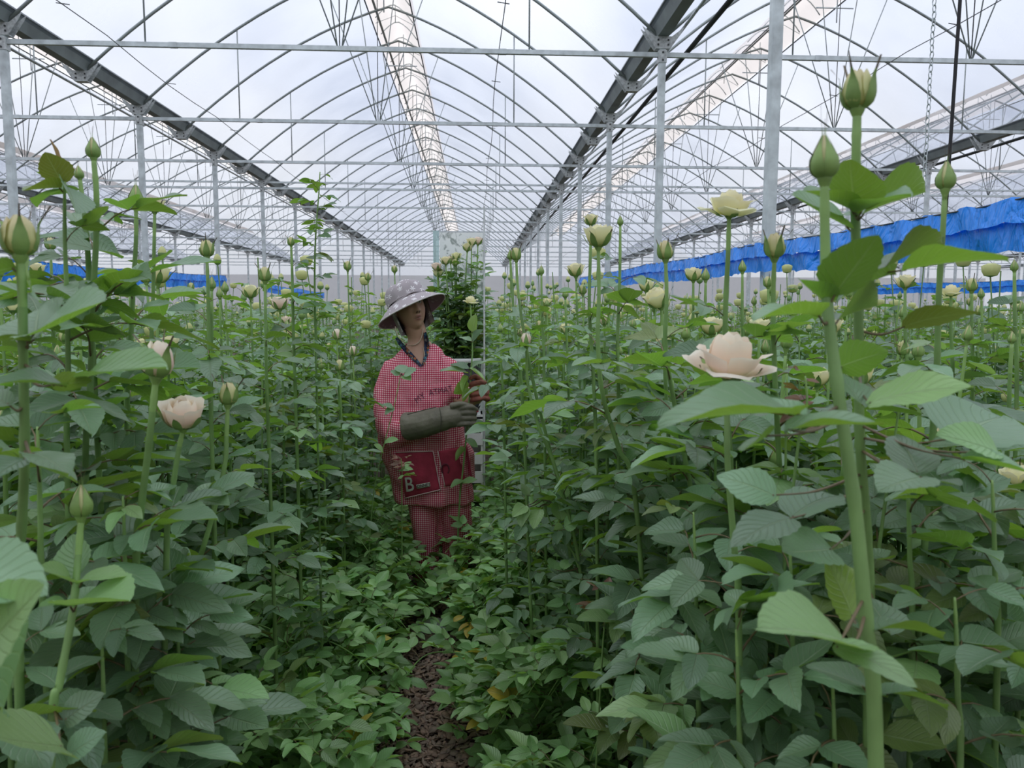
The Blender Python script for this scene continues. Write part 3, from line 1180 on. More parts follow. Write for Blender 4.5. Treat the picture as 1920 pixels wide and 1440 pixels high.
# chin strap of the hat
ring = [(741, 612), (744, 624), (753, 638), (765, 646), (776, 647), (786, 641), (791, 630), (793, 616)]
pts = [on_cloth(x, y, .010, (BVB,)) for x, y in ring]
V, Fc = tube_data(catmull(pts, 4), .0022, 6)
strap_me = mesh_from('chin_strap', V, Fc, M['strap'])
tail = [on_cloth(x, y, .012) for x, y in ((793, 650), (796, 664), (795, 676), (799, 682))]
V, Fc = tube_data(catmull(tail, 4), .0018, 6)
tail_me = mesh_from('strap_end', V, Fc, M['strap'])

# ---- hat
tilt = math.radians(9)
TU = HU * math.cos(tilt) - HF * math.sin(tilt)
TF = HF * math.cos(tilt) + HU * math.sin(tilt)
TR = HR
rol2 = math.radians(5)
TU, TR = TU * math.cos(rol2) - TR * math.sin(rol2), TR * math.cos(rol2) + TU * math.sin(rol2)
TC = HC + HU * .043 - HF * .002


def hp(a, r_, h):
    return TC + TR * (r_ * math.cos(a)) + TF * (r_ * 1.04 * math.sin(a)) + TU * h


hat_root = pchild('sun_hat', None) if False else None
nA = 64
crown_prof = [(.102, -.004), (.102, .018), (.100, .040), (.094, .060), (.082, .076), (.060, .087), (.030, .093), (.002, .095)]
V = []
for r_, h in crown_prof:
    for k in range(nA):
        a = 2 * PI * k / nA
        w_ = 1 + .018 * math.sin(a * 7 + h * 60) + .012 * math.sin(a * 13 + 2)
        V.append(hp(a, r_ * w_, h + .003 * math.sin(5 * a)))
Fc = grid_faces(nA, len(crown_prof), True)
Fc.append(tuple(range((len(crown_prof) - 1) * nA, len(crown_prof) * nA)))
hat = pchild('sun_hat', mesh_from('sun_hat', V, Fc, M['hat']))


def brim_pt(a, t, dz):
    r_ = .098 + .082 * t
    return hp(a, r_, -.004 - .048 * t - .012 * t * t + .006 * math.sin(2 * a + .6) * t + dz)


nb = 7
V, Fc = [], []
for dz in (0, -.004):
    for i in range(nb):
        for k in range(nA):
            V.append(brim_pt(2 * PI * k / nA, i / (nb - 1), dz))
Ft = grid_faces(nA, nb, True)
off_ = nb * nA
Fc = Ft + [tuple(i + off_ for i in f)[::-1] for f in Ft]
mi = [0] * len(Ft) + [1] * len(Ft)
bo = mobj('hat_brim', mesh_from('hat_brim', V, Fc, [M['hat'], M['hat_under']], mi), hat)
V, Fc = tube_data([brim_pt(2 * PI * k / nA, 1.0, -.002) for k in range(nA + 1)], .0035, 6, False)
mobj('brim_binding', mesh_from('brim_binding', V, Fc, M['hat_edge']), hat)
V, Fc = tube_data([hp(2 * PI * k / nA, .101, .002) for k in range(nA + 1)], .003, 5, False)
mobj('hat_seam', mesh_from('hat_seam', V, Fc, M['hat']), hat)
mobj('chin_strap', strap_me, hat)
mobj('strap_end', tail_me, hat)
# cloth flap that hangs from the hat over neck and ears
V = []
for i in range(9):
    for k in range(33):
        a = PI * (.93 + 1.16 * k / 32)
        t = i / 8
        V.append(hp(a, .100 + .006 * math.sin(9 * a) * t - .012 * t, -.004 - .125 * t) + Vector((0, 0, -.02 * t)))
n0 = len(V)
Fg = grid_faces(33, 9)
V2 = [p + (p - HC).normalized() * -.003 for p in V]
mobj('neck_flap', mesh_from('neck_flap', V + V2, Fg + [tuple(i + n0 for i in f)[::-1] for f in Fg], M['hat']), hat)

# ---- gloves
gl = [limb([wp(762, 800, -.19), wp(790, 796, -.22), wp(822, 787, -.245), wp(850, 781, -.26), wp(868, 779, -.265)], [.070, .067, .060, .054, .042], 18)]
for i in range(4):
    y0 = 764 + 9.5 * i
    gl.append(limb([wp(858, y0 + 2, -.285), wp(878, y0 - 1 + i, -.305), wp(891, y0 + 2, -.285), wp(889 - 2 * i, y0 + 5, -.255)], [.0145, .0125, .0115, .0095], 10, 4))
gl.append(limb([wp(845, 762, -.285), wp(865, 757, -.30), wp(884, 762, -.295), wp(897, 769, -.285)], [.017, .0135, .0115, .0085], 10, 4))
glove = union('glove', gl, .0042, 2, [M['glove_olive']])
folds(glove, .0035, 1.6, 5)
go = pchild('glove', glove, label='long olive rubberised glove')
for pts_ in ([wp(764, 777, -.245), wp(790, 770, -.275), wp(818, 763, -.29)], [wp(824, 764, -.30), wp(827, 786, -.312), wp(825, 808, -.30)]):
    V, Fc = tube_data(catmull(pts_, 5), .0022, 5)
    mobj('glove_seam', mesh_from('glove_seam', V, Fc, mat('glove_seam', (.07, .065, .045), .7)), go)
gl = [limb([wp(893, 741, -.12), wp(903, 736, -.16), wp(908, 733, -.185)], [.036, .040, .030], 14), ]
for i in range(4):
    y0 = 718 + 10 * i
    gl.append(limb([wp(909 + 2 * i, y0, -.185), wp(898 + 2 * i, y0 - 1, -.232), wp(885 + i, y0 + 2, -.232), wp(880 + i, y0 + 4, -.200)], [.0145, .0125, .0115, .0095], 10, 4))
gl.append(limb([wp(900, 712, -.17), wp(890, 706, -.205), wp(880, 710, -.222)], [.016, .0125, .0095], 10, 4))
glove2 = union('glove', gl, .0042, 2, [M['glove_red']])
folds(glove2, .0025, 1.6, 9)
pchild('glove', glove2, label='short brick-red work glove')

# ---- pruning shears in the olive glove
sh = empty('pruning_shears', wp(885, 768, -.28), label='small pruning shears with black blades in the olive glove', category='shears')
SI = Matrix.Translation(-sh.location)
for pts_, nm in (([(884, 766), (892, 759), (899, 756), (897, 763)], 'blade'), ([(884, 768), (893, 766), (901, 760), (898, 768)], 'blade')):
    V = [SI @ wp(x, y, -.29) for x, y in pts_]
    V += [v + Vector((0, .005, 0)) for v in V]
    mobj(nm, mesh_from(nm, V, [(3, 2, 1, 0), (4, 5, 6, 7), (0, 1, 5, 4), (1, 2, 6, 5), (2, 3, 7, 6), (3, 0, 4, 7)], mat('dark_blade', (.03, .034, .036), .35, .6), smooth=False), sh)
V, Fc = tube_data([SI @ wp(x, y, -.285) for x, y in ((897, 770), (884, 774), (868, 777), (855, 780))], [.006, .008, .008, .006], 8)
mobj('handle', mesh_from('handle', V, Fc, mat('red_handle', (.35, .02, .04), .5)), sh)

# ================================================================== flower trolley behind her
M['board'] = mat('worn_white_board', (0.80, 0.82, 0.80), .6, var=.0)
_n, _l = M['board'].node_tree.nodes, M['board'].node_tree.links
_tc = _n.new('ShaderNodeTexCoord')
_t = _n.new('ShaderNodeTexNoise'); _t.inputs['Scale'].default_value = 26; _t.inputs['Detail'].default_value = 9; _t.inputs['Distortion'].default_value = .6
_r = _n.new('ShaderNodeValToRGB')
_r.color_ramp.elements[0].position = .36; _r.color_ramp.elements[0].color = (.36, .40, .38, 1)
_r.color_ramp.elements[1].position = .47; _r.color_ramp.elements[1].color = (.92, .94, .93, 1)
_l.new(_tc.outputs['Object'], _t.inputs['Vector']); _l.new(_t.outputs['Fac'], _r.inputs['Fac']); _l.new(_r.outputs['Color'], _n['Principled BSDF'].inputs['Base Color'])
M['clear'] = film_mat('clear_plastic_sheet', (0.74, 0.84, 0.84), .75, .12)
M['bucket'] = mat('black_plastic', (.018, .019, .02), .45)
M['white_rim'] = mat('white_plastic', (.80, .81, .80), .5)
YT = 4.52
xa, xb = at(812, 600, YT).x, at(909, 600, YT).x
zt_ = at(860, 431, YT).z
xm = (xa + xb) / 2
tro = empty('flower_trolley', (xm, YT, 0), label='tall harvest trolley with a stained white board behind the woman', category='trolley')
hwid = (xb - xa) / 2
b = MB()
b.box((.012, .17, (zt_ + .30) / 2), (2 * hwid - .045, .014, zt_ - .30))
mobj('back_board', b.mesh('back_board', M['board']), tro)
b = MB()
b.box((-hwid + .018, .06, (zt_ + .30) / 2), (.036, .004, zt_ - .30))
mobj('plastic_sheet', b.mesh('plastic_sheet', M['clear']), tro)
for sx, yy, hgt in ((-1, .17, zt_), (1, .17, zt_), (1, -.15, zt_ + .12), (-1, -.15, .62)):
    b = MB()
    b.box((sx * (hwid - .005), yy, hgt / 2 + .03), (.010, .010, hgt - .06))
    mobj('frame_post', b.mesh('frame_post', M['galv_light']), tro)
b = MB()
b.box((0, 0, .22), (2 * hwid, .36, .02))
mobj('deck', b.mesh('deck', M['galv_light']), tro)
for sx in (-1, 1):
    for yy in (-.13, .15):
        b = MB()
        V, Fc = lathe([(.045, -.012), (.05, -.008), (.05, .008), (.045, .012)], 16)
        b.add([Vector((v[2], v[1], v[0])) + Vector((sx * (hwid - .03), yy, .05)) for v in [Vector(q) for q in V]], Fc)
        b.box((sx * (hwid - .03), yy, .13), (.02, .02, .19))
        mobj('wheel', b.mesh('wheel', M['bucket'], False), tro)
# slatted white crate on the deck
cr = empty('plastic_crate', (xm, YT - .02, .23), label='white slatted plastic crate on the trolley deck', category='crate')
zc = at(860, 775, YT).z - .23
for sx in (-1, 1):
    b = MB()
    b.box((sx * (hwid - .02), 0, zc / 2), (.012, .26, zc))
    mobj('crate_side', b.mesh('crate_side', M['white_rim']), cr)
for i in range(6):
    for yy in (-.13, .13):
        b = MB()
        b.box((0, yy, .04 + (zc - .06) * i / 5), (2 * hwid - .03, .010, (zc / 6) * .66))
        mobj('slat', b.mesh('slat', M['white_rim']), cr)
b = MB()
b.box((0, 0, zc - .006), (2 * hwid - .03, .27, .012))
mobj('crate_lid', b.mesh('crate_lid', M['white_rim']), cr)
# black bucket with white rim
zb0 = .23 + zc
zb1 = at(880, 672, YT).z
bk = empty('flower_bucket', (xm + .01, YT - .02, zb0), label='black bucket with a white rim holding the cut roses', category='bucket')
hb = zb1 - zb0
V, Fc = lathe([(.10, 0), (.125, hb), (.118, hb), (.094, .01)], 28)
mobj('bucket_body', mesh_from('bucket_body', V, Fc[:-2] + [Fc[-2]], M['bucket']), bk)
V, Fc = lathe([(.122, hb - .018), (.134, hb - .018), (.136, hb + .006), (.122, hb + .008)], 28)
mobj('bucket_rim', mesh_from('bucket_rim', V, Fc[:-2], M['white_rim']), bk)
BUCKET = (xm + .01, YT - .02, zb0 + .02)

# ================================================================== roses
def leaf_material(name, top, under, hue=0.0, young=False):
    m = bpy.data.materials.new(name)
    m.use_nodes = True
    n, l = m.node_tree.nodes, m.node_tree.links
    n.clear()
    out = n.new('ShaderNodeOutputMaterial')
    oi = n.new('ShaderNodeObjectInfo')
    atn = n.new('ShaderNodeAttribute')
    atn.attribute_name = 'rnd'
    add = n.new('ShaderNodeMath')
    l.new(oi.outputs['Random'], add.inputs[0])
    l.new(atn.outputs['Fac'], add.inputs[1])
    fr = n.new('ShaderNodeMath')
    fr.operation = 'FRACT'
    l.new(add.outputs[0], fr.inputs[0])
    geo = n.new('ShaderNodeNewGeometry')
    mix = n.new('ShaderNodeMix')
    mix.data_type = 'RGBA'
    mix.inputs['A'].default_value = (*top, 1)
    mix.inputs['B'].default_value = (*under, 1)
    l.new(geo.outputs['Backfacing'], mix.inputs['Factor'])
    # veins from the leaf's own UVs: u across (0..1), v along
    uv = n.new('ShaderNodeUVMap')
    sx = n.new('ShaderNodeSeparateXYZ')
    l.new(uv.outputs['UV'], sx.inputs[0])
    c = n.new('ShaderNodeMath'); c.operation = 'SUBTRACT'; c.inputs[1].default_value = 0.5
    l.new(sx.outputs['X'], c.inputs[0])
    ab = n.new('ShaderNodeMath'); ab.operation = 'ABSOLUTE'
    l.new(c.outputs[0], ab.inputs[0])
    k1 = n.new('ShaderNodeMath'); k1.operation = 'MULTIPLY'; k1.inputs[1].default_value = -0.62
    l.new(ab.outputs[0], k1.inputs[0])
    k2 = n.new('ShaderNodeMath'); k2.operation = 'ADD'
    l.new(k1.outputs[0], k2.inputs[0]); l.new(sx.outputs['Y'], k2.inputs[1])
    k3 = n.new('ShaderNodeMath'); k3.operation = 'MULTIPLY'; k3.inputs[1].default_value = 9.0
    l.new(k2.outputs[0], k3.inputs[0])
    k4 = n.new('ShaderNodeMath'); k4.operation = 'PINGPONG'; k4.inputs[1].default_value = 0.5
    l.new(k3.outputs[0], k4.inputs[0])
    vein = n.new('ShaderNodeMapRange')
    vein.inputs['From Min'].default_value = 0.0; vein.inputs['From Max'].default_value = 0.13
    vein.inputs['To Min'].default_value = 1.0; vein.inputs['To Max'].default_value = 0.0
    l.new(k4.outputs[0], vein.inputs['Value'])
    mid = n.new('ShaderNodeMapRange')
    mid.inputs['From Min'].default_value = 0.008; mid.inputs['From Max'].default_value = 0.03
    mid.inputs['To Min'].default_value = 1.0; mid.inputs['To Max'].default_value = 0.0
    l.new(ab.outputs[0], mid.inputs['Value'])
    vmax = n.new('ShaderNodeMath'); vmax.operation = 'MAXIMUM'
    vs = n.new('ShaderNodeMath'); vs.operation = 'MULTIPLY'; vs.inputs[1].default_value = 0.42
    l.new(vein.outputs[0], vs.inputs[0])
    l.new(vs.outputs[0], vmax.inputs[0]); l.new(mid.outputs[0], vmax.inputs[1])
    vm = n.new('ShaderNodeMath'); vm.operation = 'MULTIPLY'; vm.inputs[1].default_value = 0.34
    l.new(vmax.outputs[0], vm.inputs[0])
    mv = n.new('ShaderNodeMix'); mv.data_type = 'RGBA'
    mv.inputs['B'].default_value = (0.46, 0.58, 0.34, 1) if not young else (0.38, 0.20, 0.12, 1)
    l.new(mix.outputs['Result'], mv.inputs['A'])
    l.new(vm.outputs[0], mv.inputs['Factor'])
    # individual variation
    hs = n.new('ShaderNodeHueSaturation')
    l.new(mv.outputs['Result'], hs.inputs['Color'])
    hr = n.new('ShaderNodeMapRange')
    hr.inputs['To Min'].default_value = 0.485 + hue; hr.inputs['To Max'].default_value = 0.512 + hue
    l.new(fr.outputs[0], hr.inputs['Value'])
    l.new(hr.outputs[0], hs.inputs['Hue'])
    m7 = n.new('ShaderNodeMath'); m7.operation = 'MULTIPLY'; m7.inputs[1].default_value = 7.31
    l.new(fr.outputs[0], m7.inputs[0])
    f7 = n.new('ShaderNodeMath'); f7.operation = 'FRACT'
    l.new(m7.outputs[0], f7.inputs[0])
    vr = n.new('ShaderNodeMapRange')
    vr.inputs['To Min'].default_value = 0.62; vr.inputs['To Max'].default_value = 1.28
    l.new(f7.outputs[0], vr.inputs['Value'])
    l.new(vr.outputs[0], hs.inputs['Value'])
    # soft blotches
    tn = n.new('ShaderNodeTexNoise'); tn.inputs['Scale'].default_value = 3.0; tn.inputs['Detail'].default_value = 4
    l.new(uv.outputs['UV'], tn.inputs['Vector'])
    b = n.new('ShaderNodeBsdfPrincipled')
    l.new(hs.outputs['Color'], b.inputs['Base Color'])
    rr = n.new('ShaderNodeMapRange')
    rr.inputs['To Min'].default_value = 0.30; rr.inputs['To Max'].default_value = 0.46
    l.new(tn.outputs['Fac'], rr.inputs['Value'])
    l.new(rr.outputs[0], b.inputs['Roughness'])
    b.inputs['Specular IOR Level'].default_value = 0.75
    bp = n.new('ShaderNodeBump')
    bp.inputs['Strength'].default_value = 0.7; bp.inputs['Distance'].default_value = 0.002
    inv = n.new('ShaderNodeMath'); inv.operation = 'MULTIPLY'; inv.inputs[1].default_value = -1.0
    l.new(vmax.outputs[0], inv.inputs[0])
    l.new(inv.outputs[0], bp.inputs['Height'])
    l.new(bp.outputs['Normal'], b.inputs['Normal'])
    tl = n.new('ShaderNodeBsdfTranslucent')
    tm = n.new('ShaderNodeMix'); tm.data_type = 'RGBA'; tm.blend_type = 'MULTIPLY'; tm.inputs['Factor'].default_value = 1.0
    tm.inputs['B'].default_value = (1.15, 1.35, 0.5, 1)
    l.new(hs.outputs['Color'], tm.inputs['A'])
    l.new(tm.outputs['Result'], tl.inputs['Color'])
    ms = n.new('ShaderNodeMixShader'); ms.inputs['Fac'].default_value = 0.30
    l.new(b.outputs[0], ms.inputs[1]); l.new(tl.outputs[0], ms.inputs[2])
    l.new(ms.outputs[0], out.inputs['Surface'])
    return m


M['leaf'] = leaf_material('rose_leaf', (0.20, 0.335, 0.19), (0.245, 0.40, 0.085))
M['leaf_low'] = leaf_material('low_rose_leaf', (0.27, 0.485, 0.18), (0.32, 0.50, 0.16))
M['leaf_light'] = leaf_material('light_rose_leaf', (0.29, 0.48, 0.20), (0.34, 0.50, 0.22))
M['leaf_young'] = leaf_material('young_red_leaf', (0.27, 0.15, 0.10), (0.30, 0.18, 0.09), 0.0, True)
M['leaf_olive'] = leaf_material('olive_rose_leaf', (0.20, 0.28, 0.09), (0.24, 0.28, 0.06))
M['leaf_yellow'] = leaf_material('yellowed_leaf', (0.55, 0.42, 0.06), (0.52, 0.42, 0.10))
M['cane'] = mat('green_rose_cane', (0.22, 0.37, 0.12), 0.45, var=0.25, vscale=14)
M['neck'] = mat('pale_rose_neck', (0.27, 0.44, 0.13), 0.45, var=0.15, vscale=20)
M['petiole'] = mat('reddish_leaf_stalk', (0.16, 0.12, 0.06), 0.5, var=0.3, vscale=30)
M['sepal'] = mat('rose_sepal', (0.24, 0.38, 0.10), 0.5, var=0.25, vscale=40)
M['sepal_tip'] = mat('brown_sepal_tip', (0.14, 0.11, 0.07), 0.6)


def petal_mat(name, ca, cb, cc):
    m = bpy.data.materials.new(name)
    m.use_nodes = True
    n, l = m.node_tree.nodes, m.node_tree.links
    n.clear()
    out = n.new('ShaderNodeOutputMaterial')
    uv = n.new('ShaderNodeUVMap')
    sx = n.new('ShaderNodeSeparateXYZ')
    l.new(uv.outputs['UV'], sx.inputs[0])
    r = n.new('ShaderNodeValToRGB')
    r.color_ramp.elements[0].color = (*ca, 1)
    r.color_ramp.elements[1].color = (*cc, 1)
    e = r.color_ramp.elements.new(0.55)
    e.color = (*cb, 1)
    l.new(sx.outputs['Y'], r.inputs['Fac'])
    oi = n.new('ShaderNodeObjectInfo')
    hs = n.new('ShaderNodeHueSaturation')
    mr = n.new('ShaderNodeMapRange')
    mr.inputs['To Min'].default_value = 0.485; mr.inputs['To Max'].default_value = 0.51
    l.new(oi.outputs['Random'], mr.inputs['Value'])
    l.new(mr.outputs[0], hs.inputs['Hue'])
    l.new(r.outputs['Color'], hs.inputs['Color'])
    b = n.new('ShaderNodeBsdfPrincipled')
    b.inputs['Roughness'].default_value = 0.55
    b.inputs['Specular IOR Level'].default_value = 0.3
    l.new(hs.outputs['Color'], b.inputs['Base Color'])
    t = n.new('ShaderNodeBsdfTranslucent')
    l.new(hs.outputs['Color'], t.inputs['Color'])
    ms = n.new('ShaderNodeMixShader'); ms.inputs['Fac'].default_value = 0.35
    l.new(b.outputs[0], ms.inputs[1]); l.new(t.outputs[0], ms.inputs[2])
    l.new(ms.outputs[0], out.inputs['Surface'])
    return m


M['petal'] = petal_mat('cream_petal', (0.66, 0.70, 0.24), (0.86, 0.83, 0.47), (0.91, 0.88, 0.60))
M['petal_pink'] = petal_mat('blush_petal', (0.86, 0.84, 0.50), (0.94, 0.78, 0.64), (0.95, 0.89, 0.74))
M['petal_bud'] = petal_mat('greenish_bud_petal', (0.50, 0.55, 0.16), (0.72, 0.74, 0.34), (0.80, 0.74, 0.46))


# ------------------------------------------------------------------ leaflets (unit length along +Y, upper side +Z)
def leaf_shape(rows, cols, wid, fold, curl, seed, teeth):
    r = random.Random(seed)
    tw = r.uniform(-0.25, 0.25)
    ph = r.uniform(0, 6.28)
    wav = r.uniform(0.01, 0.03)
    V, UV = [], []
    half = cols // 2
    for i in range(rows + 1):
        v = i / rows
        w = wid * 0.5 * (math.sin(PI * v ** 0.80) ** 0.72) * (1.0 - 0.18 * v)
        if i == 0:
            w = 0.0
        if i == rows:
            w = 0.0
        tooth = (1.035 if i % 2 else 0.965) if teeth and 0 < i < rows else 1.0
        for j in range(cols):
            s = (j - half) / half
            ww = w * (tooth if abs(s) == 1 else 1.0)
            x = s * ww
            z = fold * abs(s) ** 1.3 * w * 1.3 - curl * v * v + wav * math.sin(v * 9 + ph) * s * abs(s) + tw * s * w * (v - 0.3)
            y = v - curl * curl * 0.3 * v + (0.02 * abs(s) * v)
            V.append((x, y, z))
            UV.append((0.5 + 0.5 * s, v))
    return V, grid_faces(cols, rows + 1), UV


LEAF_P = [(0.66, 0.30, 0.10), (0.60, 0.18, 0.22), (0.74, 0.40, 0.05), (0.63, 0.10, 0.30), (0.70, 0.26, -0.06), (0.57, 0.34, 0.15)]
LEAFMATS = ('leaf', 'leaf_low', 'leaf_light', 'leaf_young', 'leaf_olive', 'leaf_yellow')
LEAF_HI, LEAF_MD, LEAF_LO = {}, [], []
for i, (w_, f_, c_) in enumerate(LEAF_P):
    for mn in LEAFMATS:
        V, Fc, UV = leaf_shape(16, 5, w_, f_, c_, i, True)
        LEAF_HI[(i, mn)] = mesh_from('leaflet', V, Fc, M[mn], uv=UV)
    LEAF_MD.append(leaf_shape(7, 3, w_, f_, c_, i, False))
    LEAF_LO.append(leaf_shape(4, 3, w_ * 1.05, f_, c_, i, False))


# ------------------------------------------------------------------ compound leaves (base at origin, growing along +Y, up +Z)
class Compound:
    def __init__(self, seed, n):
        r = random.Random(100 + seed)
        L = r.uniform(0.068, 0.088)
        drop = r.uniform(0.0, 0.42)
        pts = []
        for i in range(7):
            t = i / 6
            pts.append(Vector((r.uniform(-0.001, 0.001), t * L * (1 - 0.1 * drop), 0.018 * math.sin(t * 2.2) - drop * 0.035 * t * t)))
        self.path = pts
        self.leaf = []

        def put(t, ang, size, roll):
            k = t * 6
            i = min(5, int(k))
            p = pts[i].lerp(pts[i + 1], k - i)
            pitch = -drop * 0.6 * t + r.uniform(-0.18, 0.16)
            mtx = Matrix.Translation(p) @ Matrix.Rotation(ang, 4, 'Z') @ Matrix.Rotation(pitch, 4, 'X') @ Matrix.Rotation(roll, 4, 'Y') @ Matrix.Scale(size, 4)
            self.leaf.append((r.randrange(6), mtx))
        tsize = r.uniform(0.072, 0.088)
        put(1.0, r.uniform(-0.15, 0.15), tsize, r.uniform(-0.2, 0.2))
        for s in (-1, 1):
            put(0.80, s * r.uniform(0.95, 1.25), tsize * r.uniform(0.78, 0.92), r.uniform(-0.3, 0.3))
        if n >= 5:
            for s in (-1, 1):
                put(0.38, s * r.uniform(1.1, 1.4), tsize * r.uniform(0.58, 0.74), r.uniform(-0.3, 0.3))
        V, Fc = tube_data(pts, [0.0016 - 0.0008 * i / 6 for i in range(7)], 5)
        self.pet = mesh_from('leaf_stalk', V, Fc, M['petiole'])
        self.md = {}
        V, Fc, UV, mi = [], [], [], []
        pv, pf = tube_data([pts[0], pts[3], pts[6]], 0.0013, 3, False)
        V += pv; Fc += pf; UV += [(0.1, 0.1)] * len(pv); mi += [1] * len(pf)
        for li, mt in self.leaf:
            lv, lf, lu = LEAF_MD[li]
            b0 = len(V)
            V += [mt @ Vector(q) for q in lv]
            Fc += [tuple(a + b0 for a in f) for f in lf]
            UV += lu
            mi += [0] * len(lf)
        for mn in LEAFMATS:
            self.md[mn] = mesh_from('rose_leaf', V, Fc, [M[mn], M['petiole']], mi, uv=UV)
        # low-detail triangles for massed foliage
        lv_, lt_, lu_ = [], [], []
        for li, mt in self.leaf:
            q, f, u_ = LEAF_LO[li]
            b0 = len(lv_)
            lv_ += [tuple(mt @ Vector(a)) for a in q]
            lu_ += u_
            for a in f:
                lt_.append((a[0] + b0, a[1] + b0, a[2] + b0))
                lt_.append((a[0] + b0, a[2] + b0, a[3] + b0))
        self.lo = (np.array(lv_, dtype=np.float32), np.array(lt_, dtype=np.int32), np.array(lu_, dtype=np.float32))


COMP5 = [Compound(i, 5) for i in range(9)]
COMP3 = [Compound(40 + i, 3) for i in range(5)]


# ------------------------------------------------------------------ flowers
def petal_surface(phi, hw, prof, wf, cut, nu=7, nv=8, zj=0.0, seed=0):
    r = random.Random(seed)
    ph = r.uniform(0, 6.28)
    V, UV = [], []
    for i in range(nv):
        v = i / (nv - 1)
        for j in range(nu):
            u = -1 + 2 * j / (nu - 1)
            vv = v * (1 - cut * abs(u) ** 2.4)
            rr, zz = prof(vv)
            a = phi + u * hw * wf(v)
            rr *= 1 + 0.03 * u + zj * 0.06 * math.sin(3 * u + ph) * v
            zz += zj * 0.0025 * math.sin(5 * u + ph) * v * v
            V.append((rr * math.cos(a), rr * math.sin(a), zz))
            UV.append((0.5 + 0.5 * u, v))
    return V, grid_faces(nu, nv), UV


def interp(tab):
    xs = [t[0] for t in tab]

    def f(v):
        v = max(0.0, min(1.0, v))
        for a, b in zip(tab[:-1], tab[1:]):
            if v <= b[0]:
                t = (v - a[0]) / (b[0] - a[0])
                t = t * t * (3 - 2 * t) * 0.5 + t * 0.5
                return tuple(a[k] + (b[k] - a[k]) * t for k in range(1, len(a)))
        return tab[-1][1:]
    return f


def hip_mesh(r=0.0065):
    V, Fc = lathe([(0.0034, -0.016), (0.0036, -0.009), (r * 0.75, -0.005), (r, -0.001), (r * 1.15, 0.003), (r * 0.6, 0.006)])
    return mesh_from('receptacle', V, Fc, M['sepal'])


def sepals(prof_tab, spread_tip, hw=0.60, seed=0, tip=0.028):
    """five sepals; the upper third narrows into a thin leafy tip"""
    r = random.Random(seed)
    out = []
    pf = interp(prof_tab)
    wf = interp([(0, 0.95), (0.25, 1.0), (0.5, 0.68), (0.72, 0.26), (0.82, 0.10), (1.0, 0.05)])
    for k in range(5):
        tl = tip * r.uniform(0.5, 1.15)
        sp = spread_tip * r.uniform(0.4, 1.5)
        pr = lambda v, tl=tl, sp=sp: (pf(min(v / 0.72, 1))[0] + max(0, v - 0.72) / 0.28 * sp, pf(min(v / 0.72, 1))[1] + max(0, v - 0.72) / 0.28 * tl)
        V, Fc, UV = petal_surface(2 * PI * k / 5 + r.uniform(-0.1, 0.1), hw, pr, lambda v: wf(v)[0], 0.0, 5, 11, 0, seed + k)
        mi = [1 if i // 4 >= 8 else 0 for i in range(len(Fc))]
        out.append(('sepal', mesh_from('sepal', V, Fc, [M['sepal'], M['sepal_tip']], mi, uv=UV)))
    return out


def petals(n, phi0, hw, tab, cut, mname, zj=0.0, seed=0, jitter=0.1):
    r = random.Random(seed)
    pf = interp(tab)
    wf = interp([(0, 0.45), (0.35, 0.9), (0.65, 1.0), (1.0, 0.92)])
    out = []
    for k in range(n):
        sc = 1 + r.uniform(-jitter, jitter)
        zs = 1 + r.uniform(-jitter, jitter) * 0.6
        pr = lambda v, sc=sc, zs=zs: (pf(v)[0] * sc, pf(v)[1] * zs)
        V, Fc, UV = petal_surface(phi0 + 2 * PI * k / n + r.uniform(-0.12, 0.12), hw, pr, lambda v: wf(v)[0], cut, 7, 9, zj, seed + k)
        out.append(('petal', mesh_from('petal', V, Fc, M[mname], uv=UV)))
    return out


def f_closed(seed=0, pm='petal_bud'):
    core = [(0, .004, 0), (.2, .0115, .006), (.45, .0125, .015), (.75, .0075, .029), (1, .0015, .040)]
    sep = [(0, .0055, 0), (.2, .0128, .006), (.5, .0138, .017), (.8, .0072, .031), (1, .0016, .042)]
    return [('rose_bud', hip_mesh())] + petals(3, 0.4, 1.35, core, 0.10, pm, 0, seed, 0.03) + sepals(sep, 0.004, 0.62, seed)


def f_opening(seed=0, pm='petal_bud'):
    core = [(0, .004, 0), (.2, .0135, .006), (.45, .0155, .016), (.75, .0105, .031), (1, .0035, .043)]
    outp = [(0, .005, 0), (.2, .0145, .006), (.45, .017, .016), (.75, .014, .030), (1, .009, .041)]
    sep = [(0, .006, 0), (.2, .0150, .005), (.5, .0185, .015), (.8, .0185, .027), (1, .0185, .034)]
    return [('rose_bud', hip_mesh(.0075))] + petals(3, 0.4, 1.35, core, 0.12, pm, 0, seed, 0.03) + petals(3, 1.2, 1.0, outp, 0.14, pm, 0.4, seed + 9, 0.05) + sepals(sep, 0.010, 0.50, seed, 0.022)


def f_cup(seed=0, pm='petal'):
    core = [(0, .004, 0), (.2, .014, .007), (.5, .0175, .020), (.8, .013, .037), (1, .006, .047)]
    mid = [(0, .005, 0), (.2, .0165, .006), (.5, .0215, .019), (.8, .020, .036), (1, .017, .045)]
    outp = [(0, .006, 0), (.2, .018, .005), (.5, .0245, .016), (.8, .0285, .033), (1, .034, .040)]
    sep = [(0, .006, -.001), (.25, .018, .003), (.55, .026, .012), (.8, .030, .021), (1, .033, .026)]
    return [('rose_bloom', hip_mesh(.008))] + petals(3, 0.2, 1.4, core, 0.10, pm, 0.2, seed, 0.03) + petals(4, 1.0, 0.95, mid, 0.14, pm, 0.5, seed + 5, 0.05) + petals(4, 0.3, 0.85, outp, 0.2, pm, 1.0, seed + 11, 0.08) + sepals(sep, 0.012, 0.36, seed, 0.010)


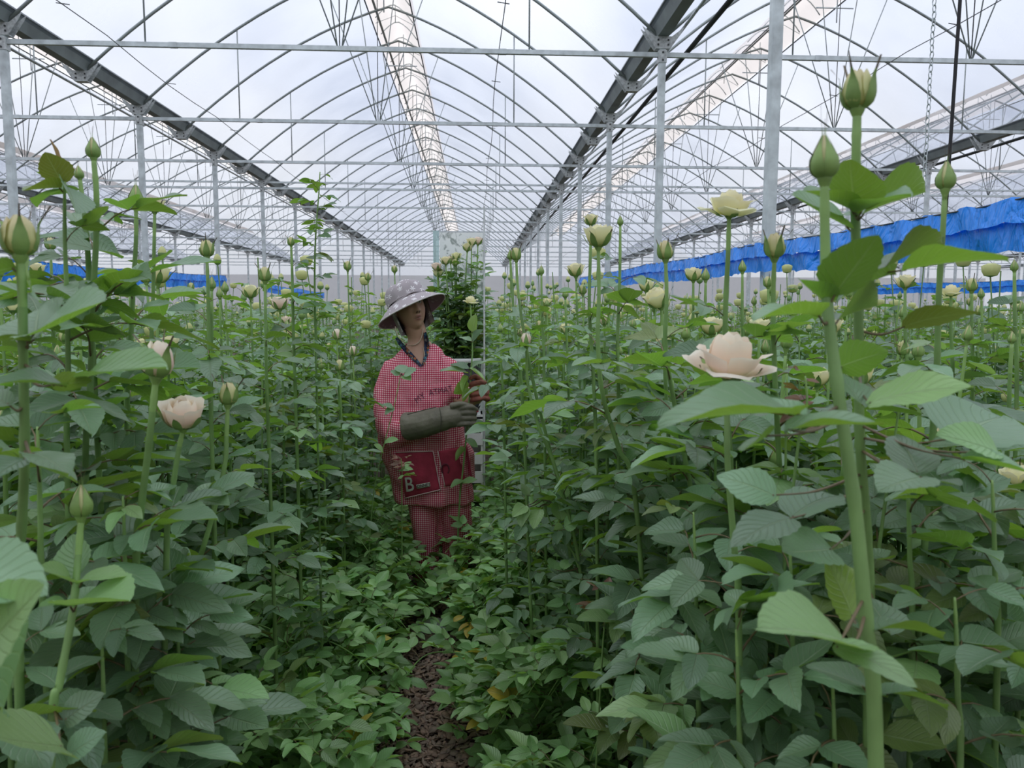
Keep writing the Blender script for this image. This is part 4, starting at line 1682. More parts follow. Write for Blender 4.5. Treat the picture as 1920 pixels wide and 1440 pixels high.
def f_open(seed=0, pm='petal'):
    core = [(0, .004, 0), (.2, .016, .008), (.5, .0225, .026), (.8, .017, .049), (1, .007, .061)]
    mid = [(0, .005, 0), (.2, .019, .006), (.5, .0275, .023), (.8, .0255, .043), (1, .0215, .054)]
    m2 = [(0, .006, 0), (.2, .022, .004), (.5, .033, .016), (.8, .040, .034), (1, .052, .040)]
    outp = [(0, .006, -.001), (.2, .025, .001), (.5, .043, .009), (.8, .057, .018), (1, .067, .014)]
    sep = [(0, .006, -.002), (.25, .02, -.002), (.55, .030, .001), (.8, .037, .006), (1, .042, .010)]
    return [('rose_bloom', hip_mesh(.009))] + petals(3, 0.2, 1.4, core, 0.08, pm, 0.3, seed, 0.03) + petals(4, 1.0, 1.0, mid, 0.12, pm, 0.6, seed + 5, 0.05) + petals(3, 0.3, 1.05, m2, 0.22, pm, 1.0, seed + 11, 0.10) + petals(3, 1.3, 0.85, outp, 0.24, pm, 1.4, seed + 17, 0.12) + sepals(sep, 0.006, 0.34, seed, 0.006)


FL = {'closed': [f_closed(s) for s in (1, 2, 3)], 'opening': [f_opening(s) for s in (4, 5)], 'cup': [f_cup(6), f_cup(7)],
      'cup_pink': [f_cup(8, 'petal_pink')], 'open': [f_open(9)], 'open_pink': [f_open(10, 'petal_pink')], 'bud_pink': [f_opening(11, 'petal_pink')]}


def flat_flower(parts):
    """one small mesh of the same flower, for stems too far off to show petals"""
    V, Fc, mi, mats = [], [], [], []
    for _, me in parts:
        b0 = len(V)
        V += [tuple(v.co) for v in me.vertices]
        base = []
        for m_ in me.materials:
            if m_ not in mats:
                mats.append(m_)
            base.append(mats.index(m_))
        for p in me.polygons:
            Fc.append(tuple(i + b0 for i in p.vertices))
            mi.append(base[p.material_index])
    uvs = [(0.5, 0.7)] * len(V)
    return mesh_from('rose_flower', V, Fc, mats, mi, uv=uvs)


def low_flower(kind):
    """very low triangles: list of (verts, tris, material slot) with 0 petal, 1 green"""
    if kind == 'closed':
        t = [(0.003, 0, 1), (0.0125, 0.008, 1), (0.012, 0.02, 1), (0.007, 0.032, 0), (0.001, 0.042, 0)]
    elif kind == 'opening':
        t = [(0.004, 0, 1), (0.015, 0.008, 1), (0.017, 0.02, 0), (0.012, 0.034, 0), (0.004, 0.043, 0)]
    else:
        t = [(0.005, 0, 1), (0.02, 0.004, 0), (0.028, 0.02, 0), (0.030, 0.038, 0), (0.012, 0.046, 0)]
    s = 6
    V = [(r_ * math.cos(2 * PI * k / s), r_ * math.sin(2 * PI * k / s), z_) for r_, z_, _ in t for k in range(s)]
    T, S = [], []
    for i in range(len(t) - 1):
        for k in range(s):
            a, b, c, d = i * s + k, i * s + (k + 1) % s, (i + 1) * s + (k + 1) % s, (i + 1) * s + k
            T += [(a, b, c), (a, c, d)]
            S += [t[i][2]] * 2
    return np.array(V, np.float32), np.array(T, np.int32), np.array(S, np.int32)


FLAT = {k: [flat_flower(p) for p in v] for k, v in FL.items()}


def put_flower(kind, top, axis, parent, inv, scale=1.0, r=rng, flat=False, spin=None):
    q = Vector(axis).normalized().to_track_quat('Z', 'Y').to_matrix().to_4x4()
    mtx = inv @ Matrix.Translation(top) @ q @ Matrix.Rotation(r.uniform(0, 6.28) if spin is None else spin, 4, 'Z') @ Matrix.Scale(scale, 4)
    v = r.randrange(len(FL[kind]))
    if flat:
        o = bpy.data.objects.new('rose_flower', FLAT[kind][v])
        link(o, parent)
        o.matrix_local = mtx
        return
    parts = FL[kind][v]
    o = bpy.data.objects.new(parts[0][0], parts[0][1])
    link(o, parent)
    o.matrix_local = mtx
    for nm, me in parts[1:]:
        c = bpy.data.objects.new(nm, me)
        link(c, o)


def put_leaf(comp, mtx, parent, mn, fine):
    if fine:
        o = bpy.data.objects.new('rose_leaf', comp.pet)
        link(o, parent)
        o.matrix_local = mtx
        for li, mt in comp.leaf:
            c = bpy.data.objects.new('leaflet', LEAF_HI[(li, mn)])
            link(c, o)
            c.matrix_local = mt
    else:
        o = bpy.data.objects.new('rose_leaf', comp.md[mn])
        link(o, parent)
        o.matrix_local = mtx


def leaf_frame(p, az, el, size, roll=0.0):
    return Matrix.Translation(p) @ Matrix.Rotation(az - PI / 2, 4, 'Z') @ Matrix.Rotation(el, 4, 'X') @ Matrix.Rotation(roll, 4, 'Y') @ Matrix.Scale(size, 4)


def cane_mesh(path, r0, r1, name='cane', sides=8, m='cane', thorns=True, seed=0):
    n = len(path)
    b = MB()
    rs = []
    for i in range(n):
        t = i / (n - 1)
        rs.append((r0 + (r1 - r0) * t ** 0.8) * (1 + (0.12 if i % 9 == 4 else 0)))
    V, Fc = tube_data(path, rs, sides)
    b.add(V, Fc, 0)
    k0 = int(n * 0.16)
    b.M = [(1 if (f // sides) < k0 else 0) for f in range(len(Fc))]
    return b.mesh(name, [M[m], M['neck']], True)


def rose_stem(pts, flower, label, group=None, fscale=1.0, fine=True, leafy=True, r0=0.0034, r1=0.0058, seed=0, first=0.11, last=0.38, spacing=0.058,
              lsize=1.0, mn='leaf', fine_z=0.0, spin=None, category='rose', fl_axis=None, base_z=0.0, flat=False, name='rose_stem'):
    """pts: world points from the flower base downwards; the cane is carried on to the ground."""
    r = random.Random(1000 + seed)
    pts = [Vector(p) for p in pts]
    low = pts[-1]
    if low.z > base_z + 0.06:
        d = (pts[-1] - pts[-2])
        h = low.z - base_z
        dx = max(-0.10, min(0.10, d.x / max(0.05, -d.z) * h * 0.4)) if d.z < 0 else 0
        dy = max(-0.10, min(0.10, d.y / max(0.05, -d.z) * h * 0.4)) if d.z < 0 else 0
        pts.append(Vector((low.x + dx * 0.6, low.y + dy * 0.6, base_z + h * 0.45)))
        pts.append(Vector((low.x + dx, low.y + dy, base_z - 0.01)))
    base = Vector((pts[-1].x, pts[-1].y, base_z))
    if not flower:
        r0 = min(r0, .0014)
    root = empty(name, base, label=label, category=category)
    if group:
        root['group'] = group
    inv = Matrix.Translation(-base)
    path = catmull(pts, 8)
    mobj('cane', cane_mesh([p - base for p in path], r0, r1), root)
    if flower:
        ax = fl_axis or (path[0] - path[2])
        put_flower(flower, path[0] + Vector(ax).normalized() * 0.003 * fscale, ax, root, inv, fscale, r, flat=flat, spin=spin)
    if leafy:
        # arc length
        acc, k = 0.0, 0
        nxt = first
        az = r.uniform(0, 6.28)
        cnt = 0
        for a, b in zip(path[:-1], path[1:]):
            seg = (b - a).length
            while acc + seg >= nxt:
                p = a.lerp(b, (nxt - acc) / seg)
                if p.z < last:
                    break
                size = min(1.0, 0.55 + 0.22 * cnt) * lsize * r.uniform(0.85, 1.12)
                cp = r.choice(COMP3) if cnt < 2 else r.choice(COMP5)
                mm = mn
                if r.random() < 0.035:
                    mm = 'leaf_olive'
                elif r.random() < 0.05:
                    mm = 'leaf_light'
                put_leaf(cp, inv @ leaf_frame(p, az, r.uniform(-0.15, 0.55), size, r.uniform(-0.3, 0.3)), root, mm, fine and p.z > fine_z)
                az += 2.4 + r.uniform(-0.4, 0.4)
                nxt += spacing * r.uniform(0.8, 1.25)
                cnt += 1
            acc += seg
    return root, path, inv


def single_leaf(root, inv, path, base, tip, ratio, under=False, mn='leaf', var=None, r=rng, stalk=True, k=1.0):
    """one leaflet from base to tip; ratio = how squarely its face is seen, under = its lower side is seen."""
    base, tip = Vector(base), Vector(tip)
    a = (tip - base)
    L = a.length
    a.normalize()
    v = (EYE - (base + tip) / 2).normalized()
    e = (v - a * v.dot(a)).normalized()
    s = a.cross(e)
    cth = -ratio if under else ratio
    sth = math.sqrt(max(0, 1 - ratio * ratio))
    n1, n2 = e * cth + s * sth, e * cth - s * sth
    n = n1 if n1.z > n2.z else n2
    x = a.cross(n)
    mtx = Matrix(((x.x, a.x, n.x, base.x), (x.y, a.y, n.y, base.y), (x.z, a.z, n.z, base.z), (0, 0, 0, 1))) @ Matrix.Diagonal((L * k, L, L, 1))
    var = r.randrange(6) if var is None else var
    o = bpy.data.objects.new('leaflet', LEAF_HI[(var, mn)])
    link(o, root)
    o.matrix_local = inv @ mtx
    if stalk:
        cand = [p for p in path if p.z < base.z + 0.02] or path
        q = min(cand, key=lambda p: (p - base).length)
        if (q - base).length > 0.004:
            midp = q.lerp(base, 0.55) + Vector((0, 0, -0.006))
            V, Fc = tube_data(catmull([q, midp, base + a * 0.004], 4), [0.0017] * 5 + [0.0011] * 4, 5)
            mobj('leaf_stalk', mesh_from('leaf_stalk', [inv @ p for p in V], Fc, M['petiole']), root)
    return o

# ------------------------------------------------------------------ the stems that stand out, placed one by one
NEAR = 'tall rose stems around the viewpoint'
PROTECT = [(690, 515, 925, 1010, 4.0)]      # px box kept free of random foliage nearer than this


def W(lst):
    return [at(*q) for q in lst]


def hero(flower, lst, label, fs=1.0, prot=None, **kw):
    kw.setdefault('seed', len(PROTECT))
    pts = W(lst)
    if lst[0][2] < 1.65:
        kw.setdefault('lsize', 1.2)
        kw.setdefault('spacing', .05)
    res = rose_stem(pts, flower, label, NEAR, fs, **kw)
    x, y, d = lst[0]
    h = (prot or 0.03) * F_PX / d
    PROTECT.append((x - h, y - 2.2 * h, x + h, y + 1.2 * h, d))
    return res


# two tall stems side by side
A = hero('closed', [(1546, 342, .72), (1547, 450, .72), (1552, 580, .715), (1575, 760, .70), (1603, 950, .69), (1622, 1150, .68), (1642, 1420, .68)],
         'tallest but one rosebud, closed green, with long brown sepal tips on a thick stem', 1.02, leafy=False, r0=0.0042, r1=0.0085)
B = hero('opening', [(1607, 212, .80), (1605, 300, .80), (1604, 420, .82), (1610, 620, .84), (1612, 820, .86), (1625, 1000, .88), (1630, 1200, .9)],
         'tallest rosebud, fat and green with whiskery sepals spreading from it', .98, leafy=False, r0=0.0046, r1=0.007)


def SL(st, rows, d0):
    root, path, inv = st
    rr = random.Random(5)
    for row in rows:
        bx, by, tx, ty, ratio, und = row[:6]
        mn = row[6] if len(row) > 6 else 'leaf'
        d = row[7] if len(row) > 7 else d0
        dt = row[8] if len(row) > 8 else d
        k = row[9] if len(row) > 9 else 1.0
        if ratio < .5:
            ratio *= .6
        single_leaf(root, inv, path, at(bx, by, d), at(tx, ty, dt), ratio, und, mn, None, rr, True, k)


SL(A, [
    (1562, 555, 1648, 448, .80, True, 'leaf', .71, .66, 1.25), (1555, 572, 1500, 520, .55, True, 'leaf', .72, .70),
    (1540, 592, 1412, 572, .36, True, 'leaf', .70, .66, 1.1), (1570, 600, 1640, 566, .25, True, 'leaf', .72, .78),
    (1500, 778, 1246, 750, .30, False, 'leaf', .66, .60, .8), (1508, 790, 1432, 735, .5, False, 'leaf', .66, .7, 1.1),
    (1470, 808, 1652, 772, .42, False, 'leaf', .62, .60, .95), (1440, 815, 1400, 850, .3, False, 'leaf', .64, .6),
    (1600, 1208, 1436, 1150, .45, False, 'leaf_light', .62, .56, 1.0), (1560, 1212, 1722, 1248, .5, False, 'leaf_light', .60, .56, 1.05),
    (1615, 1185, 1760, 1150, .4, False, 'leaf', .68, .72, 1.1), (1600, 1160, 1560, 1050, .8, True, 'leaf', .72, .78, 1.3),
    (1625, 1290, 1515, 1240, .5, False, 'leaf', .70, .74, 1.1), (1640, 1300, 1775, 1290, .45, False, 'leaf', .68, .7, 1.1),
], .7)
SL(B, [
    (1604, 395, 1590, 305, .85, True, 'leaf', .80, .76, 1.45), (1600, 395, 1510, 352, .35, True, 'leaf', .80, .78),
    (1612, 398, 1700, 345, .35, True, 'leaf', .80, .72, 1.1), (1616, 402, 1728, 352, .40, True, 'leaf', .80, .86, 1.0),
    (1690, 508, 1886, 462, .48, True, 'leaf', .72, .66, 1.15), (1680, 512, 1560, 545, .25, True, 'leaf', .76, .74),
    (1640, 520, 1745, 430, .2, False, 'leaf', .82, .9), (1590, 425, 1480, 375, .4, False, 'leaf', .84, .8, .9),
    (1570, 690, 1662, 655, .85, True, 'leaf', .80, .78, 1.5), (1690, 615, 1826, 556, .55, True, 'leaf_olive', .82, .78, 1.0),
    (1625, 758, 1806, 695, .50, False, 'leaf_light', .70, .64, 1.05), (1620, 765, 1575, 690, .6, False, 'leaf', .74, .78, 1.2),
    (1775, 825, 1886, 765, .85, False, 'leaf', .80, .86, 1.5), (1722, 890, 1690, 797, .85, False, 'leaf', .76, .82, 1.35),
    (1875, 850, 1765, 806, .5, False, 'leaf_light', .74, .74, 1.2), (1800, 860, 1925, 880, .4, False, 'leaf', .74, .7, 1.1),
    (1455, 932, 1352, 878, .85, False, 'leaf', .78, .8, 1.25), (1482, 972, 1572, 896, .75, False, 'leaf', .78, .84, 1.1),
    (1486, 972, 1380, 984, .50, False, 'leaf', .76, .72, 1.1), (1560, 1030, 1465, 1042, .75, False, 'leaf', .78, .74, 1.2),
    (1730, 895, 1650, 908, .55, False, 'leaf', .74, .7, 1.2), (1750, 900, 1800, 915, .4, False, 'leaf', .76, .72, 1.2),
    (1740, 1180, 1745, 1125, .9, False, 'leaf', .85, .9, 1.7), (1670, 1190, 1630, 1115, .75, False, 'leaf', .8, .86, 1.4),
], .8)

hero('closed', [(1772, 360, 1.06), (1768, 430, 1.06), (1760, 560, 1.08), (1756, 700, 1.10), (1742, 900, 1.14), (1735, 1000, 1.15)],
     'closed green rosebud with one curled brown sepal, by the hoist cable', 1.0, first=.24)
hero('opening', [(1452, 487, 1.16), (1450, 560, 1.17), (1452, 680, 1.18), (1460, 850, 1.22), (1468, 1000, 1.25)],
     'half-wrapped yellow-green bud with a dark pointed sepal, leaves brushing against it', .9, first=.14)
hero('open', [(1367, 408, 1.18), (1365, 480, 1.18), (1360, 600, 1.20), (1362, 760, 1.23), (1372, 950, 1.26)],
     'open cream rose with ruffled petals raised above the blue tarpaulin', .68, .05, first=.16, fl_axis=(0.05, -0.1, 1))
hero('open_pink', [(1362, 707, 1.0), (1363, 770, 1.0), (1365, 880, 1.0), (1378, 1040, 1.02), (1385, 1150, 1.03)],
     'largest open rose, blush pink at the heart with pale cream outer petals', .98, .06, first=.26, fl_axis=(0.06, -0.22, 1), spin=0.6)
hero('opening', [(1248, 490, 1.42), (1250, 560, 1.42), (1248, 650, 1.43), (1265, 760, 1.46), (1292, 900, 1.5), (1318, 1060, 1.52)],
     'green bud with one sepal bent sideways like a hook above a long bare neck', .86, first=.15)
hero('cup', [(1122, 466, 1.50), (1123, 560, 1.50), (1121, 640, 1.50), (1130, 740, 1.52), (1160, 840, 1.55), (1192, 940, 1.57)],
     'plump cream half-open rose leaning over a smaller rose just behind it', .95, .04, first=.20)
hero('cup', [(1108, 424, 1.95), (1107, 480, 1.95), (1105, 580, 1.96), (1112, 700, 1.98), (1118, 860, 2.0)],
     'small cream rose peeping out from behind the plump half-open one', .62, first=.14)
hero('closed', [(1163, 424, 2.0), (1162, 520, 2.0), (1158, 640, 2.0), (1160, 800, 2.02)],
     'tiny dark rosebud with a long thin sepal on a leafy upright shoot', .62, first=.10, spacing=.05)
hero('cup', [(1240, 578, 1.62), (1244, 640, 1.62), (1250, 760, 1.64), (1255, 900, 1.66)],
     'pale yellow rose tipped sideways behind the long-necked hooked bud', .92, first=.09, fl_axis=(-.45, -.2, 1))
hero('cup', [(1212, 548, 2.3), (1212, 620, 2.3), (1215, 760, 2.32)], 'cream rose in a pair with a green bud at canopy height', .8, first=.09)
hero('cup', [(1300, 528, 2.2), (1300, 600, 2.2), (1302, 760, 2.22)], 'small ruffled cream rose below the edge of the blue tarpaulin', .85, first=.09)
hero('closed', [(1323, 528, 2.05), (1322, 600, 2.05), (1320, 740, 2.06)], 'closed pale green bud touching the ruffled cream rose', .85, first=.09)
hero('opening', [(968, 490, 2.15), (972, 550, 2.15), (985, 640, 2.15), (1005, 740, 2.17), (1030, 840, 2.19), (1062, 980, 2.22)],
     'slanting rose stem with an opening bud nearest the flower trolley', .85, first=.13)
hero('closed', [(957, 488, 2.3), (960, 540, 2.3), (966, 620, 2.3), (980, 760, 2.32)], 'thin rosebud paired with the slanting stem beside the trolley', .7, first=.16)
hero('closed', [(1015, 516, 2.55), (1016, 580, 2.55), (1020, 700, 2.57)], 'small green bud with flared sepals over dark leaves', .75, first=.09)
hero('bud_pink', [(987, 652, 2.1), (990, 720, 2.1), (1010, 800, 2.1), (1042, 880, 2.12), (1085, 1050, 2.15)],
     'creamy bud low among leaves on a long slanting bare cane', .92, first=.26, spacing=.07)
hero('bud_pink', [(1133, 611, 2.1), (1134, 680, 2.1), (1138, 800, 2.12)], 'pale pink closed bud half hidden between leaves', .7, first=.1)
hero('closed', [(938, 624, 2.75), (940, 680, 2.75), (945, 800, 2.77)], 'little green bud beside the path opposite the woman in red', .8, first=.09)
hero('closed', [(1392, 512, 2.0), (1392, 600, 2.0), (1394, 740, 2.02)], 'slim pale bud under the open ruffled rose', .8, first=.1)
hero('cup', [(1697, 542, 1.9), (1697, 620, 1.9), (1700, 760, 1.92)], 'faded cream rose behind the two tallest stems', .75, first=.1)
hero('open', [(1783, 556, 1.9), (1783, 620, 1.9), (1786, 760, 1.92)], 'flat yellow-green rose under the second tarpaulin', .5, first=.09)
hero('opening', [(1822, 548, 1.9), (1822, 620, 1.9), (1824, 760, 1.92)], 'upright yellowish bud against the second tarpaulin', .8, first=.1)
hero('closed', [(1902, 510, 1.7), (1903, 600, 1.7), (1906, 760, 1.72)], 'slender bud at the end of the second tarpaulin', .65, first=.1)
hero('closed', [(1897, 645, 1.5), (1893, 720, 1.5), (1890, 820, 1.52), (1880, 960, 1.55)], 'small pointed bud sunk among broad dull leaves', .6, first=.12)
hero('cup', [(1906, 915, 1.35), (1910, 980, 1.35), (1914, 1080, 1.36)], 'cream rose low down behind broad leaves near the thick stem', .85, first=.1)

# the other side of the path
E1 = hero('opening', [(38, 486, .80), (42, 560, .80), (44, 700, .81), (46, 860, .83), (40, 1000, .86), (34, 1150, .88)],
          'big fat green bud with a cream petal showing, on a pale thick neck', .98, leafy=False, r0=0.0042, r1=0.006)
SL(E1, [
    (60, 628, 206, 576, .42, False, 'leaf', .80, .74, 1.0), (66, 636, 70, 575, .8, False, 'leaf', .80, .86, 1.5), (58, 640, -30, 628, .25, True, 'leaf', .8, .76),
    (50, 640, 105, 640, .2, False, 'leaf', .82, .86), (30, 500, -60, 520, .6, True, 'leaf', .8, .76, 1.2), (40, 515, 75, 545, .5, True, 'leaf', .84, .8, 1.6),
    (125, 724, -10, 700, .35, False, 'leaf', .76, .70, 1.0), (95, 722, 172, 716, .8, True, 'leaf', .80, .82, 1.1), (165, 706, 300, 672, .42, False, 'leaf_light', .84, .78, .9),
    (20, 760, -50, 720, .7, False, 'leaf', .8, .8, 1.4), (60, 850, 130, 862, .4, False, 'leaf', .8, .76, 1.2), (50, 860, -40, 900, .5, False, 'leaf', .8, .74, 1.2),
], .8)
hero('closed', [(176, 300, 1.22), (181, 370, 1.22), (180, 450, 1.23), (174, 580, 1.25), (168, 760, 1.27), (160, 900, 1.3)],
     'round green bud with a long brown feathery sepal, highest on its side of the path', .80, first=.07, spacing=.045, r0=.004)
D1 = hero(None, [(122, 330, 1.15), (121, 380, 1.15), (122, 460, 1.16), (126, 580, 1.18), (128, 720, 1.2), (126, 880, 1.22)],
          'leafy rose shoot with one big round olive leaf near its top', 1, first=.10, spacing=.05, r0=.004)
SL(D1, [(118, 346, 84, 288, .92, True, 'leaf_olive', 1.15, 1.12, 1.5), (116, 352, 42, 354, .4, True, 'leaf_olive', 1.15, 1.1, 1.1), (118, 356, 60, 372, .3, False, 'leaf', 1.15, 1.2),
        (126, 350, 145, 395, .5, False, 'leaf', 1.15, 1.1, 1.2), (114, 330, 105, 262, .15, False, 'leaf_young', 1.15, 1.15, .5)], 1.15)
hero('closed', [(150, 338, 1.3), (158, 400, 1.3), (165, 480, 1.3), (172, 620, 1.32)], 'thin shoot with two tiny bristly buds beside a round olive leaf', .55, first=.08, leafy=True, spacing=.08)
hero('closed', [(255, 390, 1.40), (255, 450, 1.40), (250, 540, 1.41), (244, 660, 1.43), (238, 800, 1.45)],
     'pear-shaped closed bud with reddish tip above a broad sage leaf', .95, first=.12, spacing=.05)
hero('cup', [(290, 400, 1.75), (289, 460, 1.75), (287, 560, 1.77), (284, 720, 1.8)], 'yellow-green opening rose behind the pear-shaped bud', .7, first=.14)
hero('opening', [(388, 484, 1.75), (390, 540, 1.75), (392, 660, 1.77), (396, 800, 1.8)], 'greenish cream bud with star-like sepals over the blue tarpaulin end', .9, first=.10)
hero('closed', [(397, 544, 1.85), (397, 620, 1.85), (396, 740, 1.87)], 'small smooth green bud just below the starry one', .75, first=.1)
hero('bud_pink', [(292, 712, 1.08), (285, 780, 1.08), (276, 860, 1.09), (264, 960, 1.11), (255, 1080, 1.13)],
     'cream bud half open with parted green sepals on a bright green neck', 1.22, .035, first=.20, r0=.0046)
hero('cup_pink', [(343, 805, 1.18), (334, 850, 1.18), (322, 930, 1.19), (312, 1040, 1.2)],
     'blush pink cup-shaped rose low beside the half-open cream bud', 1.02, .04, first=.12, fl_axis=(.12, -.25, 1))
hero('opening', [(427, 762, 1.32), (425, 810, 1.32), (420, 880, 1.32), (392, 990, 1.32), (358, 1100, 1.32), (330, 1200, 1.33)],
     'striped cream and green bud on a stem that leans to the pink rose', .92, first=.13, spacing=.07)
G1 = hero('closed', [(152, 974, .92), (146, 1050, .91), (136, 1150, .89), (112, 1280, .87), (96, 1400, .86)],
          'small bright green closed bud over a ring of pale new leaves', 1.0, leafy=False, r0=.0038, r1=.0055, fl_axis=(.05, 0, 1))
SL(G1, [(142, 1086, 140, 1005, .85, False, 'leaf_light', .91, .95, 1.2), (136, 1092, 76, 1064, .45, False, 'leaf_light', .9, .86), (150, 1092, 232, 1068, .45, False, 'leaf_light', .9, .88, 1.1),
        (140, 1135, 238, 1118, .40, False, 'leaf_light', .88, .82, 1.1), (136, 1138, 80, 1126, .4, False, 'leaf_light', .88, .84), (140, 1140, 190, 1090, .7, False, 'leaf', .9, .95, 1.3),
        (120, 1352, 186, 1300, .8, False, 'leaf', .84, .84, 1.4), (118, 1400, -40, 1392, .5, False, 'leaf_light', .76, .66, 1.1), (126, 1418, 192, 1372, .75, False, 'leaf', .8, .8, 1.3),
        (112, 1290, 60, 1230, .7, False, 'leaf', .88, .9, 1.3), (110, 1270, 190, 1215, .5, False, 'leaf', .9, .95, 1.2)], .9)
H1 = hero(None, [(-120, 900, .60), (-130, 1050, .6), (-150, 1250, .6), (-160, 1440, .6)], 'blurred broad-leaved rose shoot closest to the lens', 1, leafy=False, r0=.0035, r1=.005)
SL(H1, [(-45, 1232, 96, 1098, .72, False, 'leaf_light', .56, .54, 1.0), (-90, 1080, 82, 1110, .85, False, 'leaf', .58, .56, 1.2), (-60, 1040, 34, 1010, .4, False, 'leaf', .6, .62),
        (-70, 1150, 20, 1330, .5, False, 'leaf', .6, .66, 1.1)], .6)
hero('opening', [(497, 530, 2.0), (498, 600, 2.0), (500, 720, 2.02), (505, 860, 2.05)], 'cream bud with a second small bud at its shoulder', .9, first=.11)
hero('opening', [(546, 462, 2.25), (548, 520, 2.25), (550, 620, 2.27), (555, 780, 2.3)], 'small bud over two dark folded leaves on a reddish shoot', .6, first=.06, spacing=.05)
hero(None, [(600, 322, 2.3), (598, 360, 2.3), (592, 440, 2.3), (590, 520, 2.32), (592, 640, 2.34)], 'tall thin leafy shoot without a flower, rising above the rest', 1, first=.01, spacing=.026, lsize=.52, r0=.002, r1=.004)
for (x, y, d, k, lab) in [(566, 600, 3.1, 'closed', 'green bud in the leaves next to the woman, above a pair of small buds'), (602, 694, 3.0, 'closed', 'one of two small green buds low beside the woman, the slimmer'),
                          (637, 697, 3.1, 'opening', 'one of two small green buds low beside the woman, the fatter'), (662, 668, 3.6, 'bud_pink', 'pale pink bud leaning by the woman\'s sleeve'),
                          (632, 638, 3.3, 'bud_pink', 'dull pink bud between sage leaves near the woman'), (652, 508, 3.9, 'opening', 'yellow bud on a thin stem against the far post row'),
                          (690, 527, 4.6, 'opening', 'yellowish bud in a loose bunch near the hat'), (412, 560, 2.4, 'closed', 'small bud just under the smooth green one'),
                          (470, 560, 3.0, 'cup', 'cream rose sunk in the canopy beyond the double bud'), (740, 512, 5.0, 'opening', 'cream bud standing just behind the woman\'s hat'),
                          (525, 582, 2.9, 'cup_pink', 'pinkish open rose between leaves in the middle of the bed'), (95, 470, 2.2, 'opening', 'yellow bud in front of the tarpaulin behind the fat green bud'),
                          (70, 515, 2.6, 'cup', 'small cream rose under the tarpaulin behind the fat bud'), (1060, 560, 2.6, 'closed', 'thin bud at canopy height by the plump cream rose'),
                          (1080, 520, 2.9, 'cup', 'cream rose just over the canopy where the tarpaulin ends'), (1440, 540, 2.3, 'opening', 'yellow bud low behind the half-wrapped bud'),
                          (1840, 560, 2.4, 'closed', 'small green bud over far flowers beyond the chain'), (1560, 560, 2.4, 'cup', 'pale rose half hidden between the two tallest stems')]:
    hero(k, [(x, y, d), (x + 2, y + 60, d), (x + 6, y + 170, d + .02), (x + 8, y + 300, d + .05)], lab, .8 if d < 2.8 else 1.1, first=.10, last=.8 if d < 2.8 else .45)

for i, (x, y, d, lab) in enumerate([(1700, 860, 1.0, 'leafy shoot between the thick stem and the bud by the cable'), (1860, 900, .95, 'broad-leaved shoot under the low cream rose'), (1480, 1010, 1.0, 'leafy shoot beneath the half-wrapped yellow bud'),
                               (1300, 960, 1.15, 'dark-leaved shoot below the long-necked hooked bud'), (1790, 1120, .85, 'round-leaved shoot low beside the thick stem'), (1380, 1180, .95, 'low bright leafy shoot under the biggest blush rose'),
                               (1200, 1120, 1.5, 'leafy shoot at the foot of the plump cream rose'), (1560, 1260, .9, 'low shoot in front of the thick stem base'),
                               (230, 930, 1.1, 'leafy shoot below the half-open cream bud'), (70, 800, 1.0, 'leafy shoot under the fat green bud'), (330, 1100, 1.2, 'low shoot under the pink cup-shaped rose'),
                               (190, 1190, 1.0, 'low leafy shoot beside the ring of pale new leaves'), (15, 1230, .9, 'broad-leaved shoot below the blurred leaves'), (280, 1290, 1.15, 'dark glossy shoot near the leaning striped bud')]):
    hero(None, [(x, y, d), (x + 3, y + 70, d), (x + 6, y + 190, d + .01), (x + 10, y + 330, d + .02)], lab, first=.005, spacing=.042, lsize=1.15, last=.25, seed=600 + i, prot=.001)

# ------------------------------------------------------------------ more stems filling the beds
FILL = 'rose stems filling the beds'


def blocked(x, y, z, pad, lim=1.02):
    q = pix((x, y, z))
    if not q:
        return False
    pp = pad * F_PX / y
    for (x0, y0, x1, y1, d) in PROTECT:
        if y < d * lim and x0 - pp < q[0] < x1 + pp and y0 - pp < q[1] < y1 + pp:
            return True
    return False


def in_bed(x, y=None):
    """beds 1.15 m wide with a path between; the near path runs past the camera's feet"""
    if y is not None:
        if y > 5.3 and abs(x + .17) < .6:
            return True
        if y < 5.3 and -1.1 < x < .75:
            xl = -.86 if y < 2.5 else -.86 + .26 * min(1, (y - 2.5) / 1.1)
            xr = .50 if y < 2.6 else max(.13, .50 - .34 * (y - 2.6))
            return x < xl or x > xr
    u = (x + 0.17) % 1.72
    return 0.36 < u < 1.40


LAND = [('the two tallest stems', at(1575, 600, .8)), ('the biggest blush rose', at(1365, 700, 1.0)), ('the plump cream rose', at(1122, 466, 1.5)), ('the flower trolley', at(900, 600, 4.4)),
        ('the woman', at(740, 700, 3.8)), ('the round olive leaf', at(95, 330, 1.2)), ('the pink cup-shaped rose', at(343, 805, 1.2)), ('the fat green bud', at(38, 486, .8)), ('the nearest steel post', Vector((GX0, 6.5, 1))),
        ('the tarpaulin end', at(420, 560, 5.0)), ('the flowerless shoot', at(600, 330, 2.3)), ('the hoist cable', at(1790, 600, 3.0)), ('the long-necked hooked bud', at(1248, 490, 1.42))]


def beside(x, y):
    nm, p = min(LAND, key=lambda q: (q[1].x - x) ** 2 + (q[1].y - y) ** 2)
    return ('well behind ' if y > p.y + 1.2 else 'behind ' if y > p.y + .45 else 'in front of ' if y < p.y - .45 else 'beside ') + nm


